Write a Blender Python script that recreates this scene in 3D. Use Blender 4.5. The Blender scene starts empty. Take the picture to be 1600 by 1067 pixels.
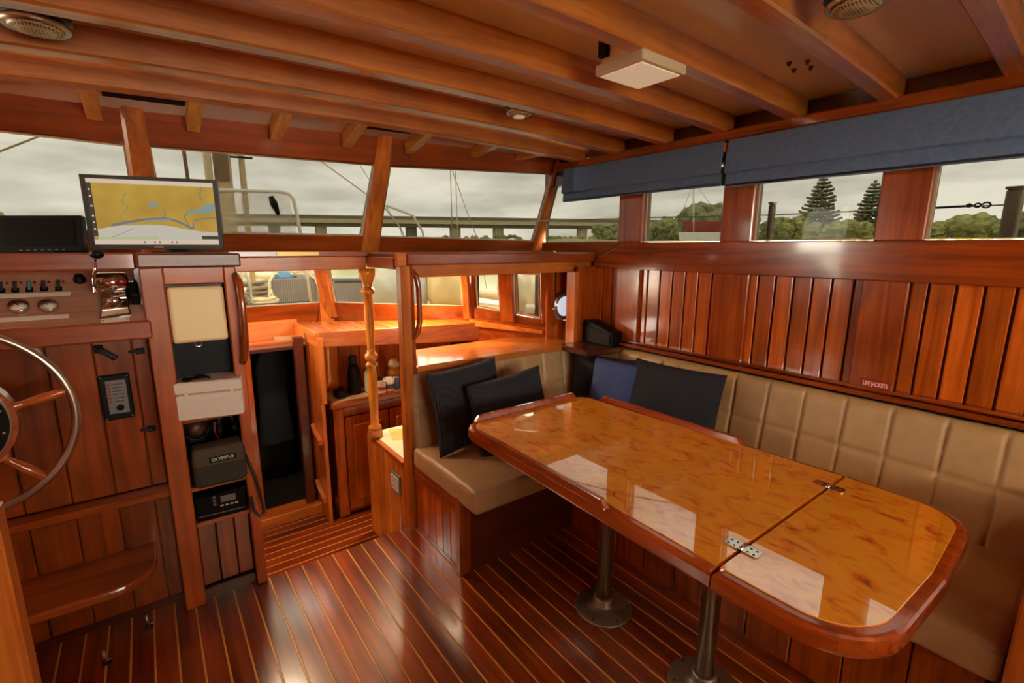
import bpy, bmesh, math, random
from mathutils import Vector, Matrix, Euler, noise as mnoise
random.seed(7)
PI = math.pi
scene = bpy.context.scene
COL = scene.collection

# ------------------------------------------------------------------ camera
EYE = 1.42                                  # the saloon sole is z = 0, +Y is the bow, +X is starboard
yaw, pitch, roll = math.radians(37.05), math.radians(11.06), math.radians(0.26)
fwd = Vector((math.sin(yaw) * math.cos(pitch), math.cos(yaw) * math.cos(pitch), -math.sin(pitch)))
r0 = Vector((math.cos(yaw), -math.sin(yaw), 0)); u0 = r0.cross(fwd)
right = math.cos(roll) * r0 + math.sin(roll) * u0
up = math.cos(roll) * u0 - math.sin(roll) * r0
cam = bpy.data.cameras.new('camera'); cam.sensor_width = 36; cam.lens = 752 / 1600 * 36
cam.clip_start = 0.02; cam.clip_end = 2000
camo = bpy.data.objects.new('camera', cam); COL.objects.link(camo)
M = Matrix((right, up, -fwd)).transposed().to_4x4(); M.translation = (0, 0, EYE)
camo.matrix_world = M
scene.camera = camo

# ------------------------------------------------------------------ exposure, sky
vs = scene.view_settings
scene.display_settings.display_device = 'sRGB'
vs.view_transform = 'Standard'; vs.look = 'None'; vs.gamma = 1; vs.exposure = 0.0; vs.use_curve_mapping = False
SKY_STRENGTH = 40            # overcast daylight; the windscreen and starboard panes carry dark sun-screen mesh
world = bpy.data.worlds.new('overcast_sky'); scene.world = world; world.use_nodes = True
nt = world.node_tree; nt.nodes.clear()
wo = nt.nodes.new('ShaderNodeOutputWorld'); bg = nt.nodes.new('ShaderNodeBackground')
tc = nt.nodes.new('ShaderNodeTexCoord'); mp = nt.nodes.new('ShaderNodeMapping'); mp.inputs['Scale'].default_value = (1.6, 1.6, 7)
n1 = nt.nodes.new('ShaderNodeTexNoise'); n1.inputs['Scale'].default_value = 2.2; n1.inputs['Detail'].default_value = 6; n1.inputs['Roughness'].default_value = .55
rp = nt.nodes.new('ShaderNodeValToRGB')
rp.color_ramp.elements[0].position = .36; rp.color_ramp.elements[0].color = (.37, .35, .29, 1)
rp.color_ramp.elements[1].position = .64; rp.color_ramp.elements[1].color = (.71, .67, .57, 1)
L = nt.links.new
L(tc.outputs['Generated'], mp.inputs['Vector']); L(mp.outputs['Vector'], n1.inputs['Vector']); L(n1.outputs['Fac'], rp.inputs['Fac'])
L(rp.outputs['Color'], bg.inputs['Color']); bg.inputs['Strength'].default_value = SKY_STRENGTH; L(bg.outputs[0], wo.inputs[0])
scene.cycles.use_denoising = True
scene.cycles.max_bounces = 10; scene.cycles.diffuse_bounces = 5; scene.cycles.glossy_bounces = 4; scene.cycles.transparent_max_bounces = 16
scene.cycles.caustics_reflective = False; scene.cycles.caustics_refractive = False
scene.cycles.sample_clamp_indirect = 4

def lamp_light(name, loc, power, size, color=(1, .80, .58), rot=(0, 0, 0), spread=PI):
    l = bpy.data.lights.new(name, 'AREA'); l.shape = 'DISK'; l.size = size; l.energy = power; l.color = color; l.spread = spread
    o = bpy.data.objects.new(name, l); o.location = loc; o.rotation_euler = rot; COL.objects.link(o); return o
# added fill lamps on the unseen aft ceiling, and galley lamps (fixtures further down)
AFT_FILL_LAMPS = [(.35, -.75), (1.45, -.75)]
for (lx, ly) in AFT_FILL_LAMPS:
    lamp_light('cabin_lamp_light', (lx, ly, 1.925), 2, .16)
lamp_light('galley_lamp_light', (.38, 2.66, 1.285), 7, .12, (1, .76, .48))  # added unseen lamp that brightens the matchboarded half wall
lamp_light('galley_lamp_light', (1.30, 2.78, 1.285), 17, .12, (1, .76, .48))

# ------------------------------------------------------------------ helpers
def srgb(r, g, b):
    f = lambda v: (v / 255 / 12.92) if v / 255 <= .04045 else ((v / 255 + .055) / 1.055) ** 2.4
    return (f(r), f(g), f(b), 1)

def mat_base(name):
    m = bpy.data.materials.new(name); m.use_nodes = True
    t = m.node_tree; b = t.nodes['Principled BSDF']; return m, t, b

def plain(name, col, rough=.5, metal=0, coat=0, emit=0, noise=.0, nscale=30, bump=0, spec=.5):
    m, t, b = mat_base(name)
    b.inputs['Base Color'].default_value = col; b.inputs['Roughness'].default_value = rough; b.inputs['Metallic'].default_value = metal
    b.inputs['Coat Weight'].default_value = coat; b.inputs['Coat Roughness'].default_value = .08; b.inputs['Specular IOR Level'].default_value = spec
    if emit:
        b.inputs['Emission Color'].default_value = col; b.inputs['Emission Strength'].default_value = emit
    if noise or bump:
        tc = t.nodes.new('ShaderNodeTexCoord'); n = t.nodes.new('ShaderNodeTexNoise')
        n.inputs['Scale'].default_value = nscale; n.inputs['Detail'].default_value = 5
        t.links.new(tc.outputs['Object'], n.inputs['Vector'])
        if noise:
            r = t.nodes.new('ShaderNodeValToRGB')
            r.color_ramp.elements[0].position = .3; r.color_ramp.elements[1].position = .7
            r.color_ramp.elements[0].color = tuple(c * (1 - noise) for c in col[:3]) + (1,)
            r.color_ramp.elements[1].color = tuple(min(1, c * (1 + noise)) for c in col[:3]) + (1,)
            t.links.new(n.outputs['Fac'], r.inputs['Fac']); t.links.new(r.outputs['Color'], b.inputs['Base Color'])
        if bump:
            bp = t.nodes.new('ShaderNodeBump'); bp.inputs['Strength'].default_value = bump; bp.inputs['Distance'].default_value = .01
            t.links.new(n.outputs['Fac'], bp.inputs['Height']); t.links.new(bp.outputs['Normal'], b.inputs['Normal'])
    return m

def wood(name, dark, light, axis='X', rough=.28, coat=.5, vary=.25, scale=1.0, coat_rough=.08, figure=.25, coat_ior=1.5, bump=.035):
    """varnished timber: grain drawn out along one axis, board to board variation"""
    dark = (dark[0], dark[1] * .90, dark[2] * .5, 1); light = (light[0], light[1] * .92, light[2] * .55, 1)
    m, t, b = mat_base(name)
    N = t.nodes.new; Lk = t.links.new
    tc = N('ShaderNodeTexCoord'); oi = N('ShaderNodeObjectInfo')
    off = N('ShaderNodeVectorMath'); off.operation = 'MULTIPLY_ADD'
    cb = N('ShaderNodeCombineXYZ')
    for k in range(3): Lk(oi.outputs['Random'], cb.inputs[k])
    Lk(cb.outputs[0], off.inputs[0]); off.inputs[1].default_value = (17.3, 9.1, 23.7); Lk(tc.outputs['Object'], off.inputs[2])
    mp = N('ShaderNodeMapping'); s = [26 * scale] * 3; s['XYZ'.index(axis)] = 1.6 * scale
    mp.inputs['Scale'].default_value = s; Lk(off.outputs[0], mp.inputs['Vector'])
    n = N('ShaderNodeTexNoise'); n.inputs['Scale'].default_value = 1; n.inputs['Detail'].default_value = 7; n.inputs['Roughness'].default_value = .62
    n.inputs['Distortion'].default_value = .6
    Lk(mp.outputs[0], n.inputs['Vector'])
    r = N('ShaderNodeValToRGB'); r.color_ramp.elements[0].position = .28; r.color_ramp.elements[1].position = .72
    r.color_ramp.elements[0].color = dark; r.color_ramp.elements[1].color = light
    Lk(n.outputs['Fac'], r.inputs['Fac'])
    n2 = N('ShaderNodeTexNoise'); n2.inputs['Scale'].default_value = 5 * scale; n2.inputs['Detail'].default_value = 3
    Lk(off.outputs[0], n2.inputs['Vector'])
    mr = N('ShaderNodeMapRange'); mr.inputs['From Min'].default_value = .25; mr.inputs['From Max'].default_value = .75
    mr.inputs['To Min'].default_value = 1 - figure; mr.inputs['To Max'].default_value = 1 + figure
    Lk(n2.outputs['Fac'], mr.inputs['Value'])
    mr2 = N('ShaderNodeMapRange'); mr2.inputs['To Min'].default_value = 1 - vary; mr2.inputs['To Max'].default_value = 1 + vary
    Lk(oi.outputs['Random'], mr2.inputs['Value'])
    mu = N('ShaderNodeMath'); mu.operation = 'MULTIPLY'; Lk(mr.outputs[0], mu.inputs[0]); Lk(mr2.outputs[0], mu.inputs[1])
    vm = N('ShaderNodeVectorMath'); vm.operation = 'SCALE'; Lk(r.outputs['Color'], vm.inputs[0]); Lk(mu.outputs[0], vm.inputs['Scale'])
    Lk(vm.outputs[0], b.inputs['Base Color'])
    b.inputs['Roughness'].default_value = rough; b.inputs['Coat Weight'].default_value = coat; b.inputs['Coat Roughness'].default_value = coat_rough; b.inputs['Coat IOR'].default_value = coat_ior
    bp = N('ShaderNodeBump'); bp.inputs['Strength'].default_value = bump; bp.inputs['Distance'].default_value = .004
    Lk(n.outputs['Fac'], bp.inputs['Height']); Lk(bp.outputs['Normal'], b.inputs['Normal'])
    return m

def new_bm(): return bmesh.new()

def box(bm, x0, x1, y0, y1, z0, z1, bev=0, seg=1):
    x0, x1 = sorted((x0, x1)); y0, y1 = sorted((y0, y1)); z0, z1 = sorted((z0, z1))
    vs = [bm.verts.new(p) for p in ((x0, y0, z0), (x1, y0, z0), (x1, y1, z0), (x0, y1, z0), (x0, y0, z1), (x1, y0, z1), (x1, y1, z1), (x0, y1, z1))]
    fs = [bm.faces.new([vs[i] for i in f]) for f in ((3, 2, 1, 0), (4, 5, 6, 7), (0, 1, 5, 4), (1, 2, 6, 5), (2, 3, 7, 6), (3, 0, 4, 7))]
    if bev:
        es = list({e for f in fs for e in f.edges})
        bmesh.ops.bevel(bm, geom=es, offset=bev, segments=seg, affect='EDGES', profile=.5)
    return vs

def hexa(bm, p, bev=0, seg=1):
    """eight corners, bottom four then top four, each counter-clockwise seen from above"""
    vs = [bm.verts.new(q) for q in p]
    fs = [bm.faces.new([vs[i] for i in f]) for f in ((3, 2, 1, 0), (4, 5, 6, 7), (0, 1, 5, 4), (1, 2, 6, 5), (2, 3, 7, 6), (3, 0, 4, 7))]
    if bev:
        es = list({e for f in fs for e in f.edges})
        bmesh.ops.bevel(bm, geom=es, offset=bev, segments=seg, affect='EDGES', profile=.5)

def prism(bm, pts, a0, a1, axis='Z', bev=0, seg=1):
    """a 2-D outline pushed along an axis; outline coordinates are the other two axes in order"""
    def P(u, v, a):
        return {'X': (a, u, v), 'Y': (u, a, v), 'Z': (u, v, a)}[axis]
    A = [bm.verts.new(P(u, v, a0)) for u, v in pts]; B = [bm.verts.new(P(u, v, a1)) for u, v in pts]
    n = len(pts); fs = [bm.faces.new(A[::-1]), bm.faces.new(B)]
    for i in range(n): fs.append(bm.faces.new((A[i], A[(i + 1) % n], B[(i + 1) % n], B[i])))
    bmesh.ops.recalc_face_normals(bm, faces=fs)
    if bev:
        es = list(set(fs[0].edges) | set(fs[1].edges))
        bmesh.ops.bevel(bm, geom=es, offset=bev, segments=seg, affect='EDGES', profile=.5)

def rounded(corners, n=6):
    """polygon with a radius at each corner: [(x, y, r), ...]"""
    out = []
    m = len(corners)
    for i, (x, y, r) in enumerate(corners):
        p = Vector((x, y)); a = Vector(corners[i - 1][:2]); b = Vector(corners[(i + 1) % m][:2])
        if r <= 0: out.append((x, y)); continue
        da = (a - p).normalized(); db = (b - p).normalized()
        ang = da.angle(db); d = r / math.tan(ang / 2)
        c = p + (da + db).normalized() * (r / math.sin(ang / 2))
        s = p + da * d; e = p + db * d
        a0 = math.atan2(*(s - c).yx); a1 = math.atan2(*(e - c).yx)
        dd = (a1 - a0 + PI) % (2 * PI) - PI
        for k in range(n + 1):
            t = a0 + dd * k / n; out.append((c.x + r * math.cos(t), c.y + r * math.sin(t)))
    return out

def tube(bm, pts, r, n=8, closed=False, caps=True):
    pts = [Vector(p) for p in pts]; rings = []; m = len(pts)
    prev = None
    for i, p in enumerate(pts):
        if closed: d = pts[(i + 1) % m] - pts[i - 1]
        else: d = pts[min(i + 1, m - 1)] - pts[max(i - 1, 0)]
        d.normalize()
        if prev is None:
            ref = Vector((0, 0, 1)) if abs(d.z) < .9 else Vector((1, 0, 0))
            u = d.cross(ref).normalized()
        else:
            u = (prev - d * prev.dot(d)).normalized()
        prev = u; v = d.cross(u)
        rr = r[i] if isinstance(r, (list, tuple)) else r
        rings.append([bm.verts.new(p + (u * math.cos(2 * PI * k / n) + v * math.sin(2 * PI * k / n)) * rr) for k in range(n)])
    fs = []
    for i in range(m if closed else m - 1):
        A, B = rings[i], rings[(i + 1) % m]
        for k in range(n): fs.append(bm.faces.new((A[k], A[(k + 1) % n], B[(k + 1) % n], B[k])))
    if caps and not closed:
        fs.append(bm.faces.new(rings[0][::-1])); fs.append(bm.faces.new(rings[-1]))
    for f in fs: f.smooth = True
    return fs

def lathe(bm, prof, c=(0, 0, 0), axis='Z', n=20, caps=True):
    """profile [(radius, height), ...] turned about an axis through c"""
    c = Vector(c); rings = []
    for r, h in prof:
        ring = []
        for k in range(n):
            a = 2 * PI * k / n; x, y = r * math.cos(a), r * math.sin(a)
            q = {'Z': (x, y, h), 'Y': (x, h, -y), 'X': (h, x, y)}[axis]
            ring.append(bm.verts.new(c + Vector(q)))
        rings.append(ring)
    fs = []
    for A, B in zip(rings, rings[1:]):
        for k in range(n): fs.append(bm.faces.new((A[k], A[(k + 1) % n], B[(k + 1) % n], B[k])))
    if caps:
        fs.append(bm.faces.new(rings[0][::-1])); fs.append(bm.faces.new(rings[-1]))
    for f in fs: f.smooth = True
    bmesh.ops.recalc_face_normals(bm, faces=fs)

def wloc(o):
    v = Vector((0, 0, 0))
    while o is not None:
        v = v + o.location; o = o.parent
    return v

def build(name, bm, mat, parent=None, origin=None, smooth=None):
    """link a bmesh (in world coordinates) as ONE mesh object"""
    o = bpy.data.objects.new(name, None) if bm is None else None
    me = bpy.data.meshes.new(name)
    base = Vector(origin) if origin is not None else (wloc(parent) if parent else Vector((0, 0, 0)))
    if origin is None and parent is None:
        lo = [min(v.co[k] for v in bm.verts) for k in range(3)]; hi = [max(v.co[k] for v in bm.verts) for k in range(3)]
        base = Vector(((lo[0] + hi[0]) / 2, (lo[1] + hi[1]) / 2, lo[2]))
    bmesh.ops.translate(bm, verts=bm.verts, vec=-base)
    if smooth: 
        for f in bm.faces: f.smooth = True
    bm.to_mesh(me); bm.free()
    for mm in (mat if isinstance(mat, (list, tuple)) else [mat]): me.materials.append(mm)
    o = bpy.data.objects.new(name, me); COL.objects.link(o)
    o.location = base - (wloc(parent) if parent else Vector((0, 0, 0)))
    if parent: o.parent = parent
    return o

def one(name, mat, parent, *a, **k):
    """a single box as a part"""
    bm = new_bm(); box(bm, *a, **k); return build(name, bm, mat, parent)

def empty(name, loc=(0, 0, 0)):
    o = bpy.data.objects.new(name, None); o.location = loc; o.empty_display_size = .05; COL.objects.link(o); return o

def tag(o, label, cat, group=None):
    o['label'] = label; o['category'] = cat
    if group: o['group'] = group
    return o
def thing(name, label, cat, loc, group=None): return tag(empty(name, loc), label, cat, group)
def structure(name, loc=(0, 0, 0)):
    o = empty(name, loc); o['kind'] = 'structure'; return o
def copy_tree(o, parent=None):
    c = o.copy(); COL.objects.link(c)
    if parent: c.parent = parent
    for ch in [q for q in o.children]: copy_tree(ch, c)
    return c

# ------------------------------------------------------------------ materials
S = srgb
BEAM = wood('oregon_beam', S(158, 84, 32), S(222, 146, 74), 'X', rough=.4, coat=1, vary=.08, coat_ior=2.5, coat_rough=.24, bump=0)
STUB = wood('oregon_rafter', S(215, 138, 62), S(252, 198, 112), 'Y', rough=.3, coat=.6, vary=.1)
MAHX = wood('mahogany_along_beam', S(112, 43, 16), S(170, 82, 32), 'X', vary=.1)
MAHY = wood('mahogany_along_hull', S(106, 40, 14), S(166, 76, 28), 'Y', vary=.1, rough=.2, coat=.8)
MAHZ = wood('mahogany_upright', S(112, 43, 16), S(172, 82, 32), 'Z', vary=.1, rough=.2, coat=.8)
POST = wood('teak_upright', S(150, 72, 30), S(215, 130, 62), 'Z', vary=.08)
CEDZ = wood('cedar_board', S(132, 56, 16), S(204, 104, 38), 'Z', vary=.28, rough=.22, coat=.7)
CONZ = wood('console_board', S(92, 38, 10), S(160, 74, 24), 'Z', vary=.12, figure=.4)
TEAKX = wood('teak_across', S(165, 82, 34), S(215, 128, 62), 'X', vary=.1, coat=.15, rough=.35)
CABX = wood('cabinet_rail', S(142, 62, 22), S(200, 102, 42), 'X', vary=.08, coat=.15, rough=.4)
CABZ = wood('cabinet_stile', S(142, 62, 22), S(200, 102, 42), 'Z', vary=.08, coat=.15, rough=.4)
CABTOP = wood('cabinet_top', S(92, 36, 16), S(136, 62, 28), 'X', vary=.05, coat=.15, rough=.4)
TEAKY = wood('teak_fore_and_aft', S(165, 82, 34), S(215, 128, 62), 'Y', vary=.1)
GOLDX = wood('golden_teak_shelf', S(190, 105, 45), S(235, 150, 75), 'X', vary=.08, coat=1, coat_ior=2.0)
HONEY = wood('honey_turned_column', S(176, 108, 38), S(232, 164, 76), 'Z', vary=.05)
HALFW = wood('orange_matchboard', S(186, 98, 38), S(238, 148, 68), 'Z', vary=.14)
FLOOR = wood('jarrah_plank', S(66, 18, 6), S(164, 72, 26), 'Y', rough=.3, coat=1, vary=.42, coat_rough=.17, coat_ior=2.0)
FLOORX = wood('jarrah_plank_across', S(95, 32, 14), S(150, 66, 30), 'X', rough=.3, coat=.5, vary=.2, coat_rough=.2)
HOLLY = wood('holly_inlay', S(200, 140, 78), S(235, 178, 110), 'Y', rough=.35, coat=.3, vary=.05)
DARKW = wood('dark_stained_timber', S(60, 22, 12), S(95, 40, 20), 'X', vary=.1)
TABLE_EDGE = wood('table_edge_mahogany', S(120, 45, 15), S(180, 82, 32), 'Y', rough=.15, coat=1, vary=.05)
CEILM = plain('ceiling_panel_cream', S(238, 244, 254), .25, coat=.5)
SOFFIT = plain('soffit_white', S(240, 246, 254), .4)
LEATHER = plain('tan_leather', S(190, 154, 106), .42, noise=.08, nscale=14, bump=.12)
STAIN = plain('shade_blue_cloth', S(90, 110, 142), .9, noise=.12, nscale=60, bump=.2)
NAVY = plain('charcoal_cushion_cloth', S(34, 36, 46), .9)
BLUECL = plain('blue_cushion_cloth', S(62, 78, 130), .85, noise=.1, nscale=40)
STEEL = plain('brushed_steel', S(190, 180, 165), .3, metal=1)
ALU = plain('grey_cast_aluminium', S(165, 160, 150), .42, metal=.9)
CHROME = plain('chrome', S(225, 220, 212), .1, metal=1)
BRASS = plain('brass', S(205, 165, 85), .25, metal=1)
BLACK = plain('black_plastic', S(12, 12, 12), .5, spec=.18)
DARKGREY = plain('dark_grey_plastic', S(46, 48, 50), .4, spec=.25)
GREYP = plain('grey_plastic', S(120, 118, 112), .45)
WHITE = plain('white_enamel', S(235, 230, 215), .4)
CREAM = plain('cream_plastic', S(246, 214, 156), .45)
IVORY = plain('ivory_case', S(232, 218, 200), .5)
RUBBER = plain('black_rubber', S(14, 14, 14), .7)
VOID = plain('unlit_cabin_lining', S(22, 14, 12), .8)  # near-black colour stands in for the shade of the dark forward cabin
# ================================================================== THE SETTING
# ---- sole (main floor)
fl = structure('floor')
one('subfloor', DARKW, fl, -1.75, 2.25, -1.7, 2.115, -.06, -.006); one('subfloor', DARKW, fl, -1.75, .20, 2.115, 2.25, -.06, -.006)
PITCH = .0677
for k in range(-32, 27):
    xs = .416 + PITCH * k
    y1 = 2.125 if xs > .2 else 2.2
    one('floor_plank', FLOOR, fl, xs + .003, xs + PITCH - .003, -1.65, y1, -.02, 0, bev=.0012)
    one('inlay_strip', HOLLY, fl, xs - .003, xs + .003, -1.65, y1, -.02, -.0005)
one('step_nosing', FLOORX, fl, .27, .985, 2.10, 2.128, -.10, -.021)
# ---- galley sole, one step down
fl2 = structure('floor_lower')
one('subfloor', DARKW, fl2, .1, 2.1, 2.1, 3.4, -.34, -.288)
y = 2.14
while y < 3.02:
    one('floor_plank', FLOORX, fl2, .15, 1.9, y + .003, y + .059, -.30, -.28, bev=.0012)
    one('inlay_strip', HOLLY, fl2, .15, 1.9, y - .003, y + .003, -.30, -.2805)
    y += .062
one('door_sill', TEAKX, fl2, .30, .80, 3.03, 3.16, -.30, -.215, bev=.006)

# ---- ceiling: cambered panel, beams
def camber(x): return -.018 * (x - 1.05) ** 2
ce = structure('ceiling')
bm = new_bm(); n = 24
for (y0, y1) in ((-1.7, 2.20),):
    for i in range(n):
        xa = -1.8 + 4.12 * i / n; xb = -1.8 + 4.12 * (i + 1) / n
        za, zb = 2.04 + camber(xa), 2.04 + camber(xb)
        hexa(bm, [(xa, y0, za), (xb, y0, zb), (xb, y1, zb), (xa, y1, za), (xa, y0, za + .03), (xb, y0, zb + .03), (xb, y1, zb + .03), (xa, y1, za + .03)])
bmesh.ops.remove_doubles(bm, verts=bm.verts, dist=1e-5)
build('ceiling_panel', bm, CEILM, ce)
def beam(yb, w=.062, slope=0, z0=1.962, h=.085):
    bm = new_bm(); rows = []; m = 18
    for i in range(m + 1):
        x = -1.75 + 3.97 * i / m; z = z0 + camber(x); yy = yb + slope * (x - 2.2)
        c = .006
        sec = [(yy + c, z), (yy + w - c, z), (yy + w, z + c), (yy + w, z + h), (yy, z + h), (yy, z + c)]
        rows.append([bm.verts.new((x, a, b)) for a, b in sec])
    for A, B in zip(rows, rows[1:]):
        for k in range(6): bm.faces.new((A[k], A[(k + 1) % 6], B[(k + 1) % 6], B[k]))
    bm.faces.new(rows[0][::-1]); bm.faces.new(rows[-1])
    bmesh.ops.recalc_face_normals(bm, faces=bm.faces)
    return build('deck_beam', bm, BEAM, ce)
for yb in (-1.26, -.94, -.62, -.31, .0, .315, .637, .955, 1.265, 1.583, 1.90):
    beam(yb, slope=.03 * (1 - yb / 2.2))
beam(2.205, w=.060, z0=1.958)
# soffit forward of the first beam, its rafters and dark vent slots
bm = new_bm()
def sofz(x, y): return 1.936 + .030 * max(0, x) + (2.49 - y) * .20 - .016 * max(0, x - 1)
def sof(xa, xb, ya, yb, t=.03, lift=0):
    hexa(bm, [(xa, ya, sofz(xa, ya) + lift), (xb, ya, sofz(xb, ya) + lift), (xb, yb, sofz(xb, yb) + lift), (xa, yb, sofz(xa, yb) + lift),
              (xa, ya, sofz(xa, ya) + t), (xb, ya, sofz(xb, ya) + t), (xb, yb, sofz(xb, yb) + t), (xa, yb, sofz(xa, yb) + t)])
xs_ = [-1.75 + 4.05 * i / 9 for i in range(10)]
for a, b in zip(xs_, xs_[1:]): sof(a, b, 2.22, 2.60)
build('soffit_panel', bm, SOFFIT, ce)
for x, zf, zn in ((-.70, 1.885, 1.95), (-.40, 1.885, 1.95), (-.09, 1.880, 1.952), (.222, 1.880, 1.955), (.535, 1.890, 1.957), (.855, 1.895, 1.958), (1.185, 1.902, 1.958), (1.59, 1.93, 1.954), (1.92, 1.945, 1.95)):
    bm = new_bm()
    hexa(bm, [(x - .023, 2.235, zn), (x + .023, 2.235, zn), (x + .023, 2.486, zf), (x - .023, 2.486, zf),
              (x - .023, 2.235, zn + .06), (x + .023, 2.235, zn + .06), (x + .023, 2.486, zf + .09), (x - .023, 2.486, zf + .09)], bev=.003)
    build('roof_rafter', bm, STUB, ce)
for xa, xb in ((-.055, .195), (.89, 1.15)):
    bm = new_bm(); sof(xa, xb, 2.325, 2.395, t=-.004, lift=.001); build('vent_slot', bm, BLACK, ce)
# four cup-hook plates on the panel
for px, py in ((1.79, .845), (1.82, .80), (1.86, .86), (1.88, .815)):
    bm = new_bm(); lathe(bm, [(.004, -.012), (.008, -.004), (.010, 0)], (px, py, 2.039 + camber(px)), n=8); build('hook_plate', bm, DARKW, ce)

# ---- starboard side
XW = 2.25
wr = structure('wall_right')
one('backing_panel', DARKW, wr, 2.262, 2.30, -1.7, 2.2, .0, 1.40)
one('backing_panel', DARKW, wr, 2.262, 2.30, 2.2, 2.72, .9, 1.42)
one('side_header', DARKW, wr, 2.24, 2.31, -1.7, 2.60, 1.82, 2.08)
one('carlin', MAHY, wr, 2.165, 2.235, -1.7, 2.42, 1.900, 1.945, bev=.006)
# wide top rail of the wainscot with the window sill
bm = new_bm(); prism(bm, [(-1.7, 1.30), (2.10, 1.30), (2.10, 1.345), (1.86, 1.452), (-1.7, 1.452)], 2.212, 2.285, 'X', bev=.005, seg=2); build('top_rail', bm, MAHY, wr)
one('window_sill', MAHY, wr, 2.235, 2.31, 1.86, 2.62, 1.36, 1.455, bev=.004)
# vertical boards between the stiles
def boards(edges, z0=.86, z1=1.31):
    for a, b in zip(edges, edges[1:]):
        one('wainscot_board', CEDZ, wr, 2.244, 2.262, min(a, b) + .0042, max(a, b) - .0042, z0, z1, bev=.003)
boards([1.755, 1.711, 1.629, 1.552, 1.474, 1.400, 1.325, 1.290])
boards([1.136, 1.095, 1.019, .942, .867, .794, .717, .676])
boards([.538, .484, .409, .336, .261, .186, .111, .036, -.04, -.11])
boards([2.12, 2.045, 1.97, 1.93])
for a, b in ((1.92, 1.752), (1.296, 1.130), (.682, .536), (-.10, -.25)):
    one('stile', MAHZ, wr, 2.222, 2.27, b, a, .86, 1.305, bev=.004)
one('ledge_trim', MAHY, wr, 2.19, 2.262, -1.7, 2.10, .852, .872, bev=.004)
one('ledge_trim', MAHY, wr, 2.205, 2.262, -1.7, 2.10, .876, .890, bev=.004)
# window posts
for a, b in ((1.925, 1.757), (1.290, 1.140), (.668, .517), (-.12, -.27), (-.95, -1.7)):
    one('window_post', MAHZ, wr, 2.222, 2.30, b, a, 1.45, 1.83, bev=.004)

def glass_mat(name, tint):
    m = bpy.data.materials.new(name); m.use_nodes = True; t = m.node_tree; t.nodes.clear()
    o = t.nodes.new('ShaderNodeOutputMaterial'); mx = t.nodes.new('ShaderNodeMixShader'); tr = t.nodes.new('ShaderNodeBsdfTransparent'); gl = t.nodes.new('ShaderNodeBsdfGlossy'); fr = t.nodes.new('ShaderNodeFresnel')
    tr.inputs['Color'].default_value = tint; gl.inputs['Roughness'].default_value = .02; fr.inputs['IOR'].default_value = 1.15
    t.links.new(fr.outputs[0], mx.inputs[0]); t.links.new(tr.outputs[0], mx.inputs[1]); t.links.new(gl.outputs[0], mx.inputs[2]); t.links.new(mx.outputs[0], o.inputs[0])
    return m
SCREENED = glass_mat('mesh_screened_glass', (.165, .165, .159, 1)); LIGHTSC = glass_mat('lightly_screened_glass', (.312, .312, .299, 1)); CLEAR = glass_mat('clear_glass', (.94, .95, .92, 1))
FRAME = plain('window_lining', S(196, 172, 134), .4)
wn = [0]
def window_quad(c, t=.012, fw=.010, glass=None):
    """c: four inside corners (BL, BR, TR, TL); a slim lining strip on each side and a pane"""
    wn[0] += 1
    w = structure('window_%d' % wn[0])
    c = [Vector(p) for p in c]; nrm = (c[1] - c[0]).cross(c[3] - c[0]).normalized()
    bm = new_bm()
    vs = [bm.verts.new(p + nrm * .002) for p in c] + [bm.verts.new(p - nrm * .002) for p in c]
    for f in ((0, 1, 2, 3), (7, 6, 5, 4), (0, 4, 5, 1), (1, 5, 6, 2), (2, 6, 7, 3), (3, 7, 4, 0)): bm.faces.new([vs[i] for i in f])
    build('pane', bm, glass or SCREENED, w)
    mid = sum(c, Vector()) / 4
    for i in range(4):
        a, b = c[i], c[(i + 1) % 4]; ia = a + (mid - a).normalized() * fw * 1.4; ib = b + (mid - b).normalized() * fw * 1.4
        bm = new_bm(); P = [a, b, ib, ia]
        vs = [bm.verts.new(p + nrm * t) for p in P] + [bm.verts.new(p - nrm * t) for p in P]
        fs = [bm.faces.new([vs[i] for i in f]) for f in ((0, 1, 2, 3), (7, 6, 5, 4), (0, 4, 5, 1), (1, 5, 6, 2), (2, 6, 7, 3), (3, 7, 4, 0))]
        bmesh.ops.recalc_face_normals(bm, faces=fs)
        build('lining_strip', bm, FRAME, w)
    return w
for a, b in ((2.60, 1.925), (1.757, 1.290), (1.140, .668), (.517, -.12), (-.27, -.95)):
    x = 2.262
    window_quad([(x, a, 1.455), (x, b, 1.455), (x, b, 1.825), (x, a, 1.825)], fw=.006)

# ---- forward windscreen wall, raked aft at the top
def yf(z): return 2.65 - .34 * (z - 1.47)
wf = structure('wall_front')
def rk(name, mat, quad, t=.05, off=0, bev=.004):
    """a board in the raked plane: quad of (x, z)"""
    bm = new_bm(); q = [(x, yf(z) + off, z) for x, z in quad]; p = [(x, yf(z) + off + t, z) for x, z in quad]
    hexa(bm, [q[0], q[1], p[1], p[0], q[3], q[2], p[2], p[3]], bev=bev); return build(name, bm, mat, wf)
rk('header_board', MAHX, [(-1.75, 1.835), (.02, 1.815), (.02, 1.99), (-1.75, 1.99)])
rk('header_board', MAHX, [(.03, 1.818), (1.03, 1.840), (1.03, 2.00), (.03, 2.00)])
rk('header_board', MAHX, [(1.04, 1.840), (2.28, 1.902), (2.28, 2.03), (1.04, 2.03)])
rk('sill_board', MAHX, [(-1.75, 1.33), (.99, 1.33), (.99, 1.478), (-1.75, 1.478)])
rk('sill_board', MAHX, [(1.05, 1.33), (2.30, 1.33), (2.30, 1.462), (1.05, 1.475)])
rk('windscreen_post', POST, [(-.005, 1.36), (.090, 1.36), (.062, 1.965), (-.012, 1.965)], t=.07, off=-.022, bev=.012)
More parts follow.
